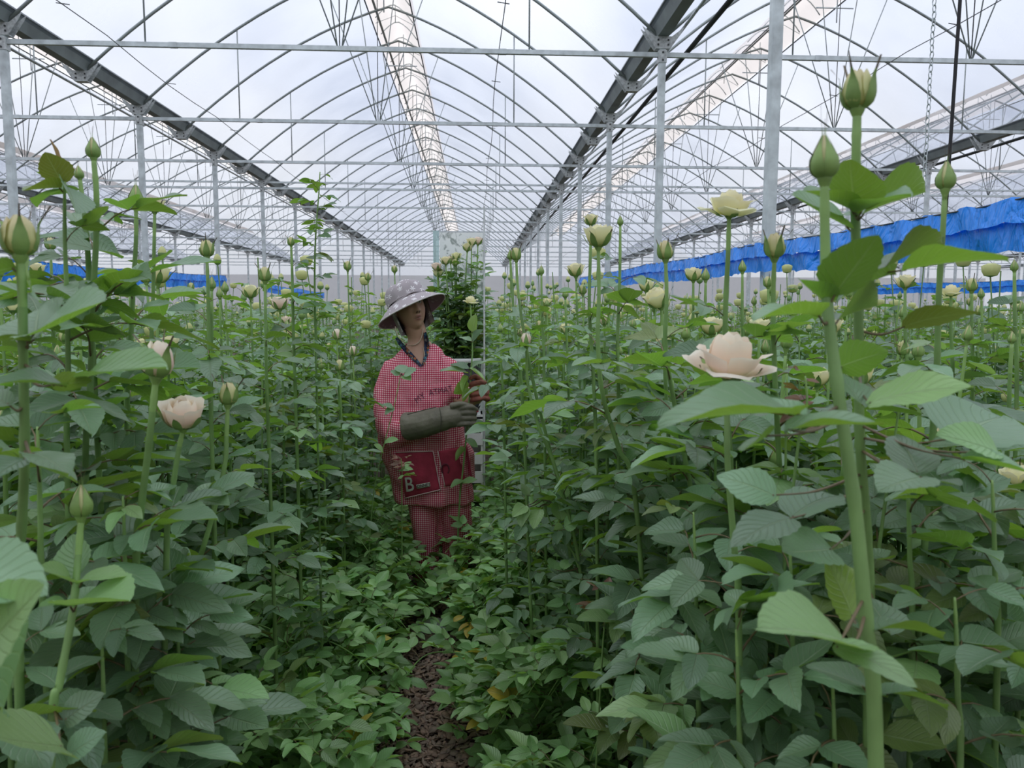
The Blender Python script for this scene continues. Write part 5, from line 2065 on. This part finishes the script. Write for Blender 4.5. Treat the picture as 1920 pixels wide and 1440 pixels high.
rf = random.Random(21)
placed = []
cands = []
for _ in range(14000):
    y = 1.15 + (7.2 - 1.15) * rf.random() ** 1.15
    x = rf.uniform(-0.82, 0.90) * (y + 0.25) - 0.04
    cands.append((x, y))
cands.sort(key=lambda c: c[1])
n_fill = 0
for x, y in cands:
    if n_fill >= 225:
        break
    if not in_bed(x, y):
        continue
    mind = 0.12 if y < 2.4 else (0.21 if y < 4 else 0.36)
    if any((x - a) ** 2 + (y - b) ** 2 < mind * mind for a, b in placed[-160:]):
        continue
    zt = rf.uniform(1.28, 1.58)
    if y < 1.7:
        zt = rf.uniform(1.12, 1.48)
    lx, ly = rf.uniform(-.08, .08), rf.uniform(-.08, .08)
    bad = False
    for t in (0, .15, .3, .5, .7):
        z = zt * (1 - t)
        if blocked(x + lx * (1 - t), y + ly * (1 - t), z, (0.06 if y < 2.6 else 0.10) if y < 4.3 else 0.04):
            bad = True
            break
    if bad:
        continue
    placed.append((x, y))
    n_fill += 1
    u = rf.random()
    fk = None if u < .30 else 'closed' if u < .62 else 'opening' if u < .86 else 'cup' if u < .97 else 'cup_pink'
    near = y < 2.5
    lab = {None: 'leafy rose shoot without a flower ', 'closed': 'rose stem with a closed green bud ', 'opening': 'rose stem with an opening cream bud ',
           'cup': 'rose stem with a half-open cream rose ', 'cup_pink': 'rose stem with a blush pink rose '}[fk]
    lab = ('tall ' if zt > 1.47 else 'short ' if zt < 1.34 else '') + lab + beside(x, y)
    pts = [(x + lx, y + ly, zt), (x + lx * .8 + rf.uniform(-.01, .01), y + ly * .8, zt * .78), (x + lx * .4, y + ly * .4, zt * .42), (x, y, -0.01)]
    rose_stem(pts, fk, lab, FILL, rf.uniform(.8, 1.0), fine=near, seed=3000 + n_fill, first=rf.uniform(.08, .16), last=rf.uniform(.4, .75),
              spacing=.055 if y < 3 else .07, fine_z=.75 if near else 0, flat=not near, lsize=1.28 if y < 2.2 else 1.14)

# ------------------------------------------------------------------ bent canes spreading low over the path edges
LOW = 'bent leafy canes along the path'
rl = random.Random(31)
FOAM = at(812, 1218, 3.32)


def path_x(y):
    return -0.03 - 0.055 * y


def low_cane(x0, y0, dirx, L, h, seed, fine=True, mn='leaf_low', lab='low bent rose cane with small leaves beside the path', grp=LOW):
    r = random.Random(seed)
    dy = r.uniform(-.5, .5)
    n = 5
    pts = []
    for i in range(n):
        t = i / (n - 1)
        pts.append(Vector((x0 + dirx * L * t, y0 + dy * L * t, max(.03, .06 + h * math.sin(PI * (0.12 + 0.72 * t)) + r.uniform(-.02, .02)))))
    base = Vector((x0, y0, 0))
    pts = [Vector((x0 - dirx * .03, y0, -0.01))] + pts
    root = empty('bent_cane', base, label=lab, category='rose cane', group=grp)
    inv = Matrix.Translation(-base)
    path = catmull(pts, 5)[::-1]
    mobj('cane', cane_mesh([p - base for p in path], .0016, .0036, sides=6), root)
    acc, nxt, az = 0, .0, math.atan2(dy, dirx)
    s = 1
    for a, b in zip(path[:-1], path[1:]):
        seg = (b - a).length
        while acc + seg >= nxt:
            p = a.lerp(b, (nxt - acc) / max(seg, 1e-6))
            s = -s
            m2 = mn
            u = r.random()
            if u < .06:
                m2 = 'leaf_light'
            elif u < .075:
                m2 = 'leaf_yellow'
            elif u < .10:
                m2 = 'leaf_olive'
            put_leaf(r.choice(COMP5 if r.random() < .75 else COMP3), inv @ leaf_frame(p, az + s * r.uniform(.5, 1.3), r.uniform(.0, .8), r.uniform(.62, .98), r.uniform(-.35, .35)), root, m2, fine)
            nxt += r.uniform(.05, .075)
        acc += seg
    return root


LAND2 = [("the woman's legs", Vector((-.3, 3.8, 0))), ('the white foam strip', at(812, 1216, 3.3)), ('the plastic ring', at(757, 1262, 2.9)), ('the bare bark mulch', Vector((-.1, 2.0, 0))), ('the bronze young shoot', at(1135, 1110, 1.75)),
         ('the pale upturned leaves', at(1030, 980, 2.2)), ('the bright green bud with pale new leaves', at(150, 970, .9)), ('the leaning striped bud', at(400, 990, 1.4)), ('the slanting stem', at(1040, 900, 2.2)), ('the trolley wheels', Vector((-.1, 4.5, 0)))]


def near_low(x, y):
    nm, p = min(LAND2, key=lambda q: (q[1].x - x) ** 2 + (q[1].y - y) ** 2)
    return ('behind ' if y > p.y + .3 else 'in front of ' if y < p.y - .3 else 'next to ') + nm


nl = 0
for _ in range(4000):
    if nl >= 185:
        break
    y = 1.45 + 3.2 * rl.random() ** .9
    side = rl.choice((-1, 1))
    cx = path_x(y)
    off = rl.uniform(.22, .85)
    x = cx + side * off
    if y > 3.45 and off < .34:
        continue
    if abs(x - FOAM.x) < .22 and FOAM.y - .6 < y < FOAM.y + .1:
        continue
    q = pix((x, y, .2))
    if not q or not (-60 < q[0] < 1980 and q[1] < 1520):
        continue
    h = .08 + .52 * (off - .2) + rl.uniform(0, .14)
    if off < .45:
        L = rl.uniform(.22, .40)
    else:
        L = rl.uniform(.3, .5)
    inward = -side if rl.random() < .8 else side
    if blocked(x, y, h + .1, .05) and y < 3.6 and off < .3:
        continue
    ex = x + inward * L
    if y < 3.2 and abs(ex - cx) < .10:
        L = max(.15, abs(x - cx) - .16)
    nl += 1
    mn = 'leaf_low'
    low_cane(x, y, inward * 1.0, L, h, 5000 + nl, fine=True, mn=mn, lab=('high arching ' if h > .36 else 'flat low ' if h < .22 else 'low bent ') + ('long ' if L > .36 else 'short ') + 'leafy rose cane ' + near_low(x, y))

# red young shoots and the pale upturned branch
for (px_, py_, d, lab) in [(1112, 1040, 2.35, 'young dark red shoot beside a pale branch'), (1135, 1110, 1.75, 'bronze young shoot with narrow leaves over low foliage'), (1745, 1160, 1.6, 'bronze-leaved shoot low between thick stems'),
                           (1510, 705, 1.1, 'small red new shoot growing from a thick stem'), (752, 860, 3.3, 'thin shoot with red tip leaves in front of the pocket')]:
    p = at(px_, py_, d)
    root, path, inv = rose_stem([p, p + Vector((.004, 0, -.05)), p + Vector((.0, .02, -.14))], None, lab, None, leafy=False, r0=.0015, r1=.003, category='rose shoot', name='young_shoot')
    r = random.Random(int(px_))
    for i in range(6):
        put_leaf(r.choice(COMP3 if i < 3 else COMP5), inv @ leaf_frame(p + Vector((0, 0, -.018 * i)), r.uniform(0, 6.28), r.uniform(.2, .9), (.35 + .07 * i) * (1 if d > 1.3 else .6), 0), root, 'leaf_young' if i < 4 or d < 2 else 'leaf_low', True)
spr = rose_stem(W([(752, 700, 3.32), (738, 765, 3.32), (716, 850, 3.34), (700, 930, 3.36)]), None, "leafy sprig reaching across the woman's sleeve", None, leafy=False, r0=.0015, r1=.003, category='rose shoot', name='young_shoot')
SL(spr, [(757, 703, 782, 694, .6, False, 'leaf', 3.3, 3.28, 1.3), (756, 700, 748, 684, .9, False, 'leaf', 3.3, 3.34, 1.6), (750, 703, 733, 694, .8, False, 'leaf', 3.3, 3.3, 1.6), (755, 705, 770, 713, .7, False, 'leaf_low', 3.3, 3.27, 1.4),
         (738, 765, 716, 757, .5, False, 'leaf', 3.32, 3.3, 1.3), (738, 766, 722, 775, .6, False, 'leaf', 3.32, 3.28, 1.4), (722, 830, 745, 822, .5, False, 'leaf_low', 3.33, 3.3, 1.3), (718, 845, 700, 835, .5, False, 'leaf_low', 3.33, 3.3, 1.4)], 3.3)
pale = rose_stem(W([(1005, 880, 2.2), (1020, 945, 2.2), (1042, 1000, 2.18), (1085, 1065, 2.16)]), None, 'leaning cane with pale upturned leaf undersides', None, leafy=False, r0=.0022, r1=.004, category='rose cane', name='bent_cane')
SL(pale, [(1002, 950, 1020, 923, .9, False, 'leaf_light', 2.19, 2.25, 1.2), (1053, 976, 1046, 938, .95, False, 'leaf_light', 2.15, 2.2, 1.25), (986, 950, 975, 985, .9, False, 'leaf_light', 2.15, 2.1, 1.2),
          (1012, 955, 1000, 990, .9, False, 'leaf_light', 2.15, 2.1, 1.0), (986, 948, 962, 965, .9, False, 'leaf_light', 2.15, 2.1, 1.2), (1055, 935, 1055, 902, .9, False, 'leaf_light', 2.16, 2.2, 1.3),
          (1035, 942, 1032, 918, .9, False, 'leaf_light', 2.16, 2.2, 1.2), (1058, 988, 1090, 972, .9, False, 'leaf_light', 2.14, 2.12, 1.3), (1056, 988, 1036, 995, .9, True, 'leaf_light', 2.14, 2.12, 1.4),
          (1040, 1070, 1040, 1038, .9, False, 'leaf_light', 2.14, 2.2, 1.2), (1056, 1068, 1070, 1042, .9, False, 'leaf_light', 2.14, 2.2, 1.0), (990, 930, 978, 905, .9, False, 'leaf_light', 2.18, 2.2, 1.2)], 2.17)

# ------------------------------------------------------------------ massed foliage: too many and too small to count
def low_stem_proto(seed, lod):
    r = random.Random(seed)
    Vs, Ts, Us, Ss, n0 = [], [], [], [], 0
    zt = r.uniform(1.25, 1.5)
    lean = Vector((r.uniform(-.1, .1), r.uniform(-.1, .1), 0))

    def addp(V, T, U, S):
        nonlocal n0
        Vs.append(V); Ts.append(T + n0); Us.append(U); Ss.append(S)
        n0 += len(V)
    path = [Vector((0, 0, 0)) + lean * (t * t) + Vector((0, 0, zt * t)) for t in (0, .35, .7, 1)]
    V, Fc = tube_data(path[::-1] if False else path, [.004, .0036, .003, .0028], 3, False)
    T = []
    for f in Fc:
        T += [(f[0], f[1], f[2]), (f[0], f[2], f[3])]
    addp(np.array([tuple(v) for v in V], np.float32), np.array(T, np.int32), np.full((len(V), 2), .3, np.float32), np.full(len(T), 1, np.int32))
    az = r.uniform(0, 6.28)
    z = zt - r.uniform(.08, .16)
    c = 0
    zend = {0: .35, 1: .8}[lod]
    while z > zend:
        t = z / zt
        p = lean * (t * t) + Vector((0, 0, z))
        cp = r.choice(COMP3 if c < 2 else COMP5)
        mt = np.array(leaf_frame(p, az, r.uniform(-.2, .5), min(1.05, .6 + .2 * c) * r.uniform(.9, 1.15), r.uniform(-.3, .3)), dtype=np.float32)
        v, tt, uu = cp.lo
        addp(v @ mt[:3, :3].T + mt[:3, 3], tt, uu, np.zeros(len(tt), np.int32))
        az += 2.4 + r.uniform(-.4, .4)
        z -= r.uniform(.05, .085) * (1 if lod == 0 else 1.2)
        c += 1
    u = r.random()
    if u > .25:
        kind = 'closed' if u < .5 else 'opening' if u < .8 else 'cup'
        v, tt, ss = low_flower(kind)
        pt = path[-1]
        addp(v + np.array(tuple(pt), np.float32), tt, np.full((len(v), 2), .6, np.float32), np.where(ss == 0, 2, 1).astype(np.int32))
    return np.vstack(Vs), np.vstack(Ts), np.vstack(Us), np.concatenate(Ss)


def scatter(name, protos, inst, mats, **props):
    """inst: list of (proto index, x, y, z, angle, scale); everything merged into one mesh"""
    VV, TT, UU, SS, RR, off = [], [], [], [], [], 0
    rr = np.random.default_rng(3)
    by = {}
    for it in inst:
        by.setdefault(it[0], []).append(it[1:])
    for k, lst in by.items():
        V, T, U, S = protos[k]
        A = np.array(lst, np.float32)
        n = len(A)
        c, s = np.cos(A[:, 3])[:, None], np.sin(A[:, 3])[:, None]
        sc = A[:, 4][:, None]
        X = (V[None, :, 0] * c - V[None, :, 1] * s) * sc + A[:, 0][:, None]
        Y = (V[None, :, 0] * s + V[None, :, 1] * c) * sc + A[:, 1][:, None]
        Z = V[None, :, 2] * sc + A[:, 2][:, None]
        VV.append(np.stack([X, Y, Z], -1).reshape(-1, 3))
        TT.append((T[None] + (np.arange(n) * len(V))[:, None, None] + off).reshape(-1, 3))
        UU.append(np.tile(U, (n, 1)))
        SS.append(np.tile(S, n))
        # one random value for each run of vertices belonging to a leaf
        ids = np.arange(len(V)) // 15
        RR.append(rr.random((n, ids.max() + 1))[:, ids].reshape(-1))
        off += n * len(V)
    V = np.vstack(VV); T = np.vstack(TT).astype(np.int32); U = np.vstack(UU); S = np.concatenate(SS); R_ = np.concatenate(RR)
    me = bpy.data.meshes.new(name)
    me.vertices.add(len(V)); me.vertices.foreach_set('co', V.astype(np.float32).ravel())
    me.loops.add(T.size); me.loops.foreach_set('vertex_index', T.ravel())
    me.polygons.add(len(T))
    me.polygons.foreach_set('loop_start', np.arange(0, T.size, 3, dtype=np.int32))
    me.polygons.foreach_set('loop_total', np.full(len(T), 3, np.int32))
    for m_ in mats:
        me.materials.append(m_)
    me.polygons.foreach_set('material_index', S.astype(np.int32))
    me.polygons.foreach_set('use_smooth', np.ones(len(T), dtype=bool))
    ul = me.uv_layers.new(name='UVMap')
    ul.data.foreach_set('uv', U[T.ravel()].astype(np.float32).ravel())
    a = me.attributes.new('rnd', 'FLOAT', 'POINT')
    a.data.foreach_set('value', R_.astype(np.float32))
    me.update(calc_edges=True)
    me.validate()
    print(name, len(T))
    return mobj(name, me, None, None, **props)


MID = [low_stem_proto(700 + i, 0) for i in range(14)]
FAR = [low_stem_proto(800 + i, 1) for i in range(12)]
rs_ = random.Random(77)
inst = []
for _ in range(9000):
    y = 1.5 + 10.5 * rs_.random() ** .75
    x = rs_.uniform(-.86, .95) * (y + .3)
    if not in_bed(x, y):
        continue
    if y < 2.2 and rs_.random() < .35:
        continue
    sc = rs_.uniform(1.0, 1.20) if y > 2.8 else rs_.uniform(.70, .90)
    bad = False
    for t in (.25, .5, .75, 1.0):
        if blocked(x, y, 1.4 * sc * t, .10 if y < 4.6 else .02):
            bad = True
            break
    if bad:
        continue
    if rs_.random() < (.16 if y < 4 else .28 if y < 7 else .16 if y < 9 else .14):
        inst.append((rs_.randrange(14), x, y, 0, rs_.uniform(0, 6.28), sc))
print('mid', len(inst))
scatter('rose_foliage', MID, inst, [M['leaf'], M['cane'], M['petal_bud']], kind='stuff', label='dense rose bushes with cream buds filling the middle beds', category='rose bushes')
inst = []
for _ in range(60000):
    y = 11.5 + 53 * rs_.random() ** .62
    x = rs_.uniform(-.80, .90) * (y + .3)
    if not in_bed(x, y) or not (XL + .6 < x < XR - .6):
        continue
    if rs_.random() < (.16 if y < 25 else .085):
        inst.append((rs_.randrange(12), x, y, 0, rs_.uniform(0, 6.28), rs_.uniform(1.02, 1.24)))
print('far', len(inst))
scatter('rose_foliage', FAR, inst, [M['leaf'], M['cane'], M['petal_bud']], kind='stuff', label='distant rose beds dotted with cream buds', category='rose bushes')

# low undergrowth beneath the bent canes
LEAFP = []
for cp in COMP5 + COMP3:
    v, t, u = cp.lo
    for k in range(2):
        mt = np.array(Matrix.Rotation(rs_.uniform(.1, .9), 4, 'X') @ Matrix.Rotation(rs_.uniform(-.4, .4), 4, 'Y'), dtype=np.float32)
        LEAFP.append((v @ mt[:3, :3].T, t, u, np.zeros(len(t), np.int32)))
inst = []
for _ in range(15000):
    y = 1.3 + 4.6 * rs_.random() ** .85
    x = rs_.uniform(-.8, .88) * (y + .2)
    d = abs(x - path_x(y))
    if d < .13 and y < 3.2:
        continue
    if abs(x - FOAM.x) < .10 and FOAM.y - .45 < y < FOAM.y + .05:
        continue
    if d < .22 and y < 2.75 and rs_.random() < .75:
        continue
    ztop = min(.62, .08 + .50 * max(0, d - .14))
    if y > 3.3 and d < .45:
        ztop = .12
    z = ztop * rs_.random() ** .55 + .015
    if rs_.random() < .62:
        inst.append((rs_.randrange(len(LEAFP)), x, y, z, rs_.uniform(0, 6.28), rs_.uniform(.6, .95)))
scatter('undergrowth_foliage', LEAFP, inst, [M['leaf_low']], kind='stuff', label='thick low rose leaves under the bent canes', category='undergrowth')

# ------------------------------------------------------------------ bark mulch on the path
M['mulch'] = mat('brown_bark_chip', (0.40, 0.27, 0.20), 0.85, var=0.5, vscale=25, bump=.4, bscale=80)
M['mulch2'] = mat('grey_bark_chip', (0.32, 0.24, 0.19), 0.9, var=0.4, vscale=25)
chips = []
for i in range(8):
    r = random.Random(i)
    n = r.choice((4, 5, 5, 6))
    top = []
    for k in range(n):
        a = 2 * PI * k / n + r.uniform(-.25, .25)
        top.append((math.cos(a) * .016 * r.uniform(.7, 1.3), math.sin(a) * .008 * r.uniform(.8, 1.3), r.uniform(-.0015, .0015)))
    V = top + [(a, b, c - .003) for a, b, c in top]
    T = [(0, k, k + 1) for k in range(1, n - 1)] + [(n, n + k + 1, n + k) for k in range(1, n - 1)]
    for k in range(n):
        k2 = (k + 1) % n
        T += [(k, k + n, k2 + n), (k, k2 + n, k2)]
    mt = np.array(Matrix.Rotation(r.uniform(-.5, .5), 4, 'X') @ Matrix.Rotation(r.uniform(-.4, .4), 4, 'Y'), dtype=np.float32)
    chips.append((np.array(V, np.float32) @ mt[:3, :3].T, np.array(T, np.int32), np.zeros((len(V), 2), np.float32), np.full(len(T), i % 2, np.int32)))
inst = []
for _ in range(9000):
    y = rs_.uniform(1.7, 4.2)
    x = path_x(y) + rs_.gauss(0, .22)
    inst.append((rs_.randrange(8), x, y, rs_.uniform(.004, .028), rs_.uniform(0, 6.28), rs_.uniform(.6, 1.5)))
scatter('bark_mulch', chips, inst, [M['mulch'], M['mulch2']], kind='stuff', label='brown bark mulch chips covering the narrow path', category='mulch')

# yellowed leaves lying and hanging by the path
for (px_, py_, d, ang, lab) in [(728, 1370, 2.15, .3, 'wilted yellow leaf hanging over the path'), (898, 1175, 2.7, 1.2, 'yellow leaf lying on the low foliage'), (395, 1330, 1.75, 2.0, 'bright yellow leaf among low leaves'),
                                (540, 1330, 2.0, .8, 'pale yellow blotched leaf in low foliage'), (850, 1165, 2.8, .5, 'small yellowed leaf beside a lying one')]:
    p = at(px_, py_, d)
    root = mobj('yellow_leaf', LEAF_HI[(int(ang * 10) % 6, 'leaf_yellow')], None, None, label=lab, category='leaf', group='yellowed leaves')
    root.matrix_world = leaf_frame(p, ang, -.5 if py_ > 1350 else .3, .05, .4)

# a white foam strip and a plastic ring on the path
M['foam'] = mat('white_foam', (0.78, 0.80, 0.82), 0.7, var=.25, vscale=40, bump=.3, bscale=90)
p = FOAM
b = MB()
b.box((0, 0, .025), (.15, .05, .05))
b.box((0.01, -.03, .012), (.12, .02, .012))
o = mobj('foam_strip', b.mesh('foam_strip', M['foam']), None, (p.x, p.y, .02), label='white foam strip lying across the mulch path', category='foam')
o.location.z = 0.02
p = at(757, 1262, 2.9)
b = MB()
b.tube([(.016 * math.cos(a), 0, .018 * math.sin(a)) for a in np.linspace(0, 2 * PI, 17)], .004, 6, cap=False)
o = mobj('plastic_ring', b.mesh('plastic_ring', M['foam'], True), None, (p.x, p.y, max(p.z, .03)), label='small white plastic ring at the edge of the mulch', category='ring')
o.location.z = 0.045

# ------------------------------------------------------------------ cut roses in the trolley bucket
rb = random.Random(4)
heads = [(819, 508, 'cup_pink'), (822, 520, 'cup'), (836, 497, 'cup'), (845, 494, 'bud_pink'), (856, 489, 'cup'), (853, 500, 'opening'), (876, 472, 'cup'), (884, 462, 'cup'), (896, 460, 'cup_pink')]
for i, (x, y, k) in enumerate(heads + [(None, None, None)] * 20):
    if x is None:
        a = rb.uniform(0, 6.28)
        top = Vector((BUCKET[0] + rb.uniform(-.12, .11), BUCKET[1] + rb.uniform(-.08, .10), rb.uniform(1.45, 1.72)))
        lim = at(pix(top)[0], 0, 4.5)
        zmax = 1.66 + (top.x - BUCKET[0]) * 1.1
        top.z = min(top.z, zmax)
    else:
        top = at(x, y, YT - .03 + rb.uniform(-.06, .06))
    bx = Vector((BUCKET[0] + (top.x - BUCKET[0]) * .35, BUCKET[1] + (top.y - BUCKET[1]) * .35, BUCKET[2]))
    pts = [top, top.lerp(bx, .3) + Vector((rb.uniform(-.01, .01), 0, 0)), top.lerp(bx, .7), bx]
    lab = 'cut rose with a cream head bunched in the trolley bucket' if x else 'cut leafy rose stem packed in the trolley bucket'
    rose_stem(pts, k, lab, 'cut roses in the trolley bucket', 1.0, fine=False, flat=True, seed=9000 + i, first=.05, last=BUCKET[2] + .28, spacing=.05, lsize=.95, base_z=BUCKET[2], name='cut_rose', category='cut rose')

# the rose she is cutting
hr = rose_stem([wp(882, 570, -.21), wp(884, 605, -.21), wp(886, 650, -.21), wp(883, 700, -.212), wp(880, 745, -.214), wp(874, 820, -.19), wp(868, 880, -.17), wp(862, 935, -.15)],
               'open', 'pale yellow rose on a long stem held in the brick-red glove', None, .62, fine=True, leafy=False, r0=.0032, r1=.0045, category='rose', name='cut_rose', fl_axis=(.12, -.1, 1))
SL(hr, [(885, 622, 894, 590, .7, True, 'leaf', 3.58, 3.6, 1.3), (886, 640, 905, 618, .5, False, 'leaf', 3.58, 3.55, 1.2), (884, 640, 862, 630, .5, False, 'leaf', 3.58, 3.6, 1.2),
        (884, 690, 905, 676, .5, False, 'leaf', 3.58, 3.6, 1.1), (880, 692, 846, 680, .5, False, 'leaf', 3.56, 3.55, 1.1), (878, 700, 828, 688, .45, False, 'leaf', 3.55, 3.5, 1.0),
        (878, 705, 862, 735, .6, True, 'leaf', 3.55, 3.5, 1.3), (880, 720, 852, 738, .8, True, 'leaf', 3.56, 3.52, 1.2), (880, 690, 912, 712, .4, False, 'leaf_light', 3.56, 3.55, .9),
        (876, 800, 900, 785, .6, False, 'leaf', 3.58, 3.55, 1.2), (874, 825, 898, 835, .7, False, 'leaf_low', 3.6, 3.6, 1.3), (872, 840, 850, 862, .6, True, 'leaf_low', 3.6, 3.55, 1.2),
        (868, 900, 845, 912, .5, False, 'leaf_low', 3.62, 3.58, 1.2), (866, 905, 892, 895, .5, False, 'leaf_low', 3.62, 3.6, 1.3), (882, 730, 865, 752, .6, True, 'leaf', 3.56, 3.53, 1.4)], 3.58)
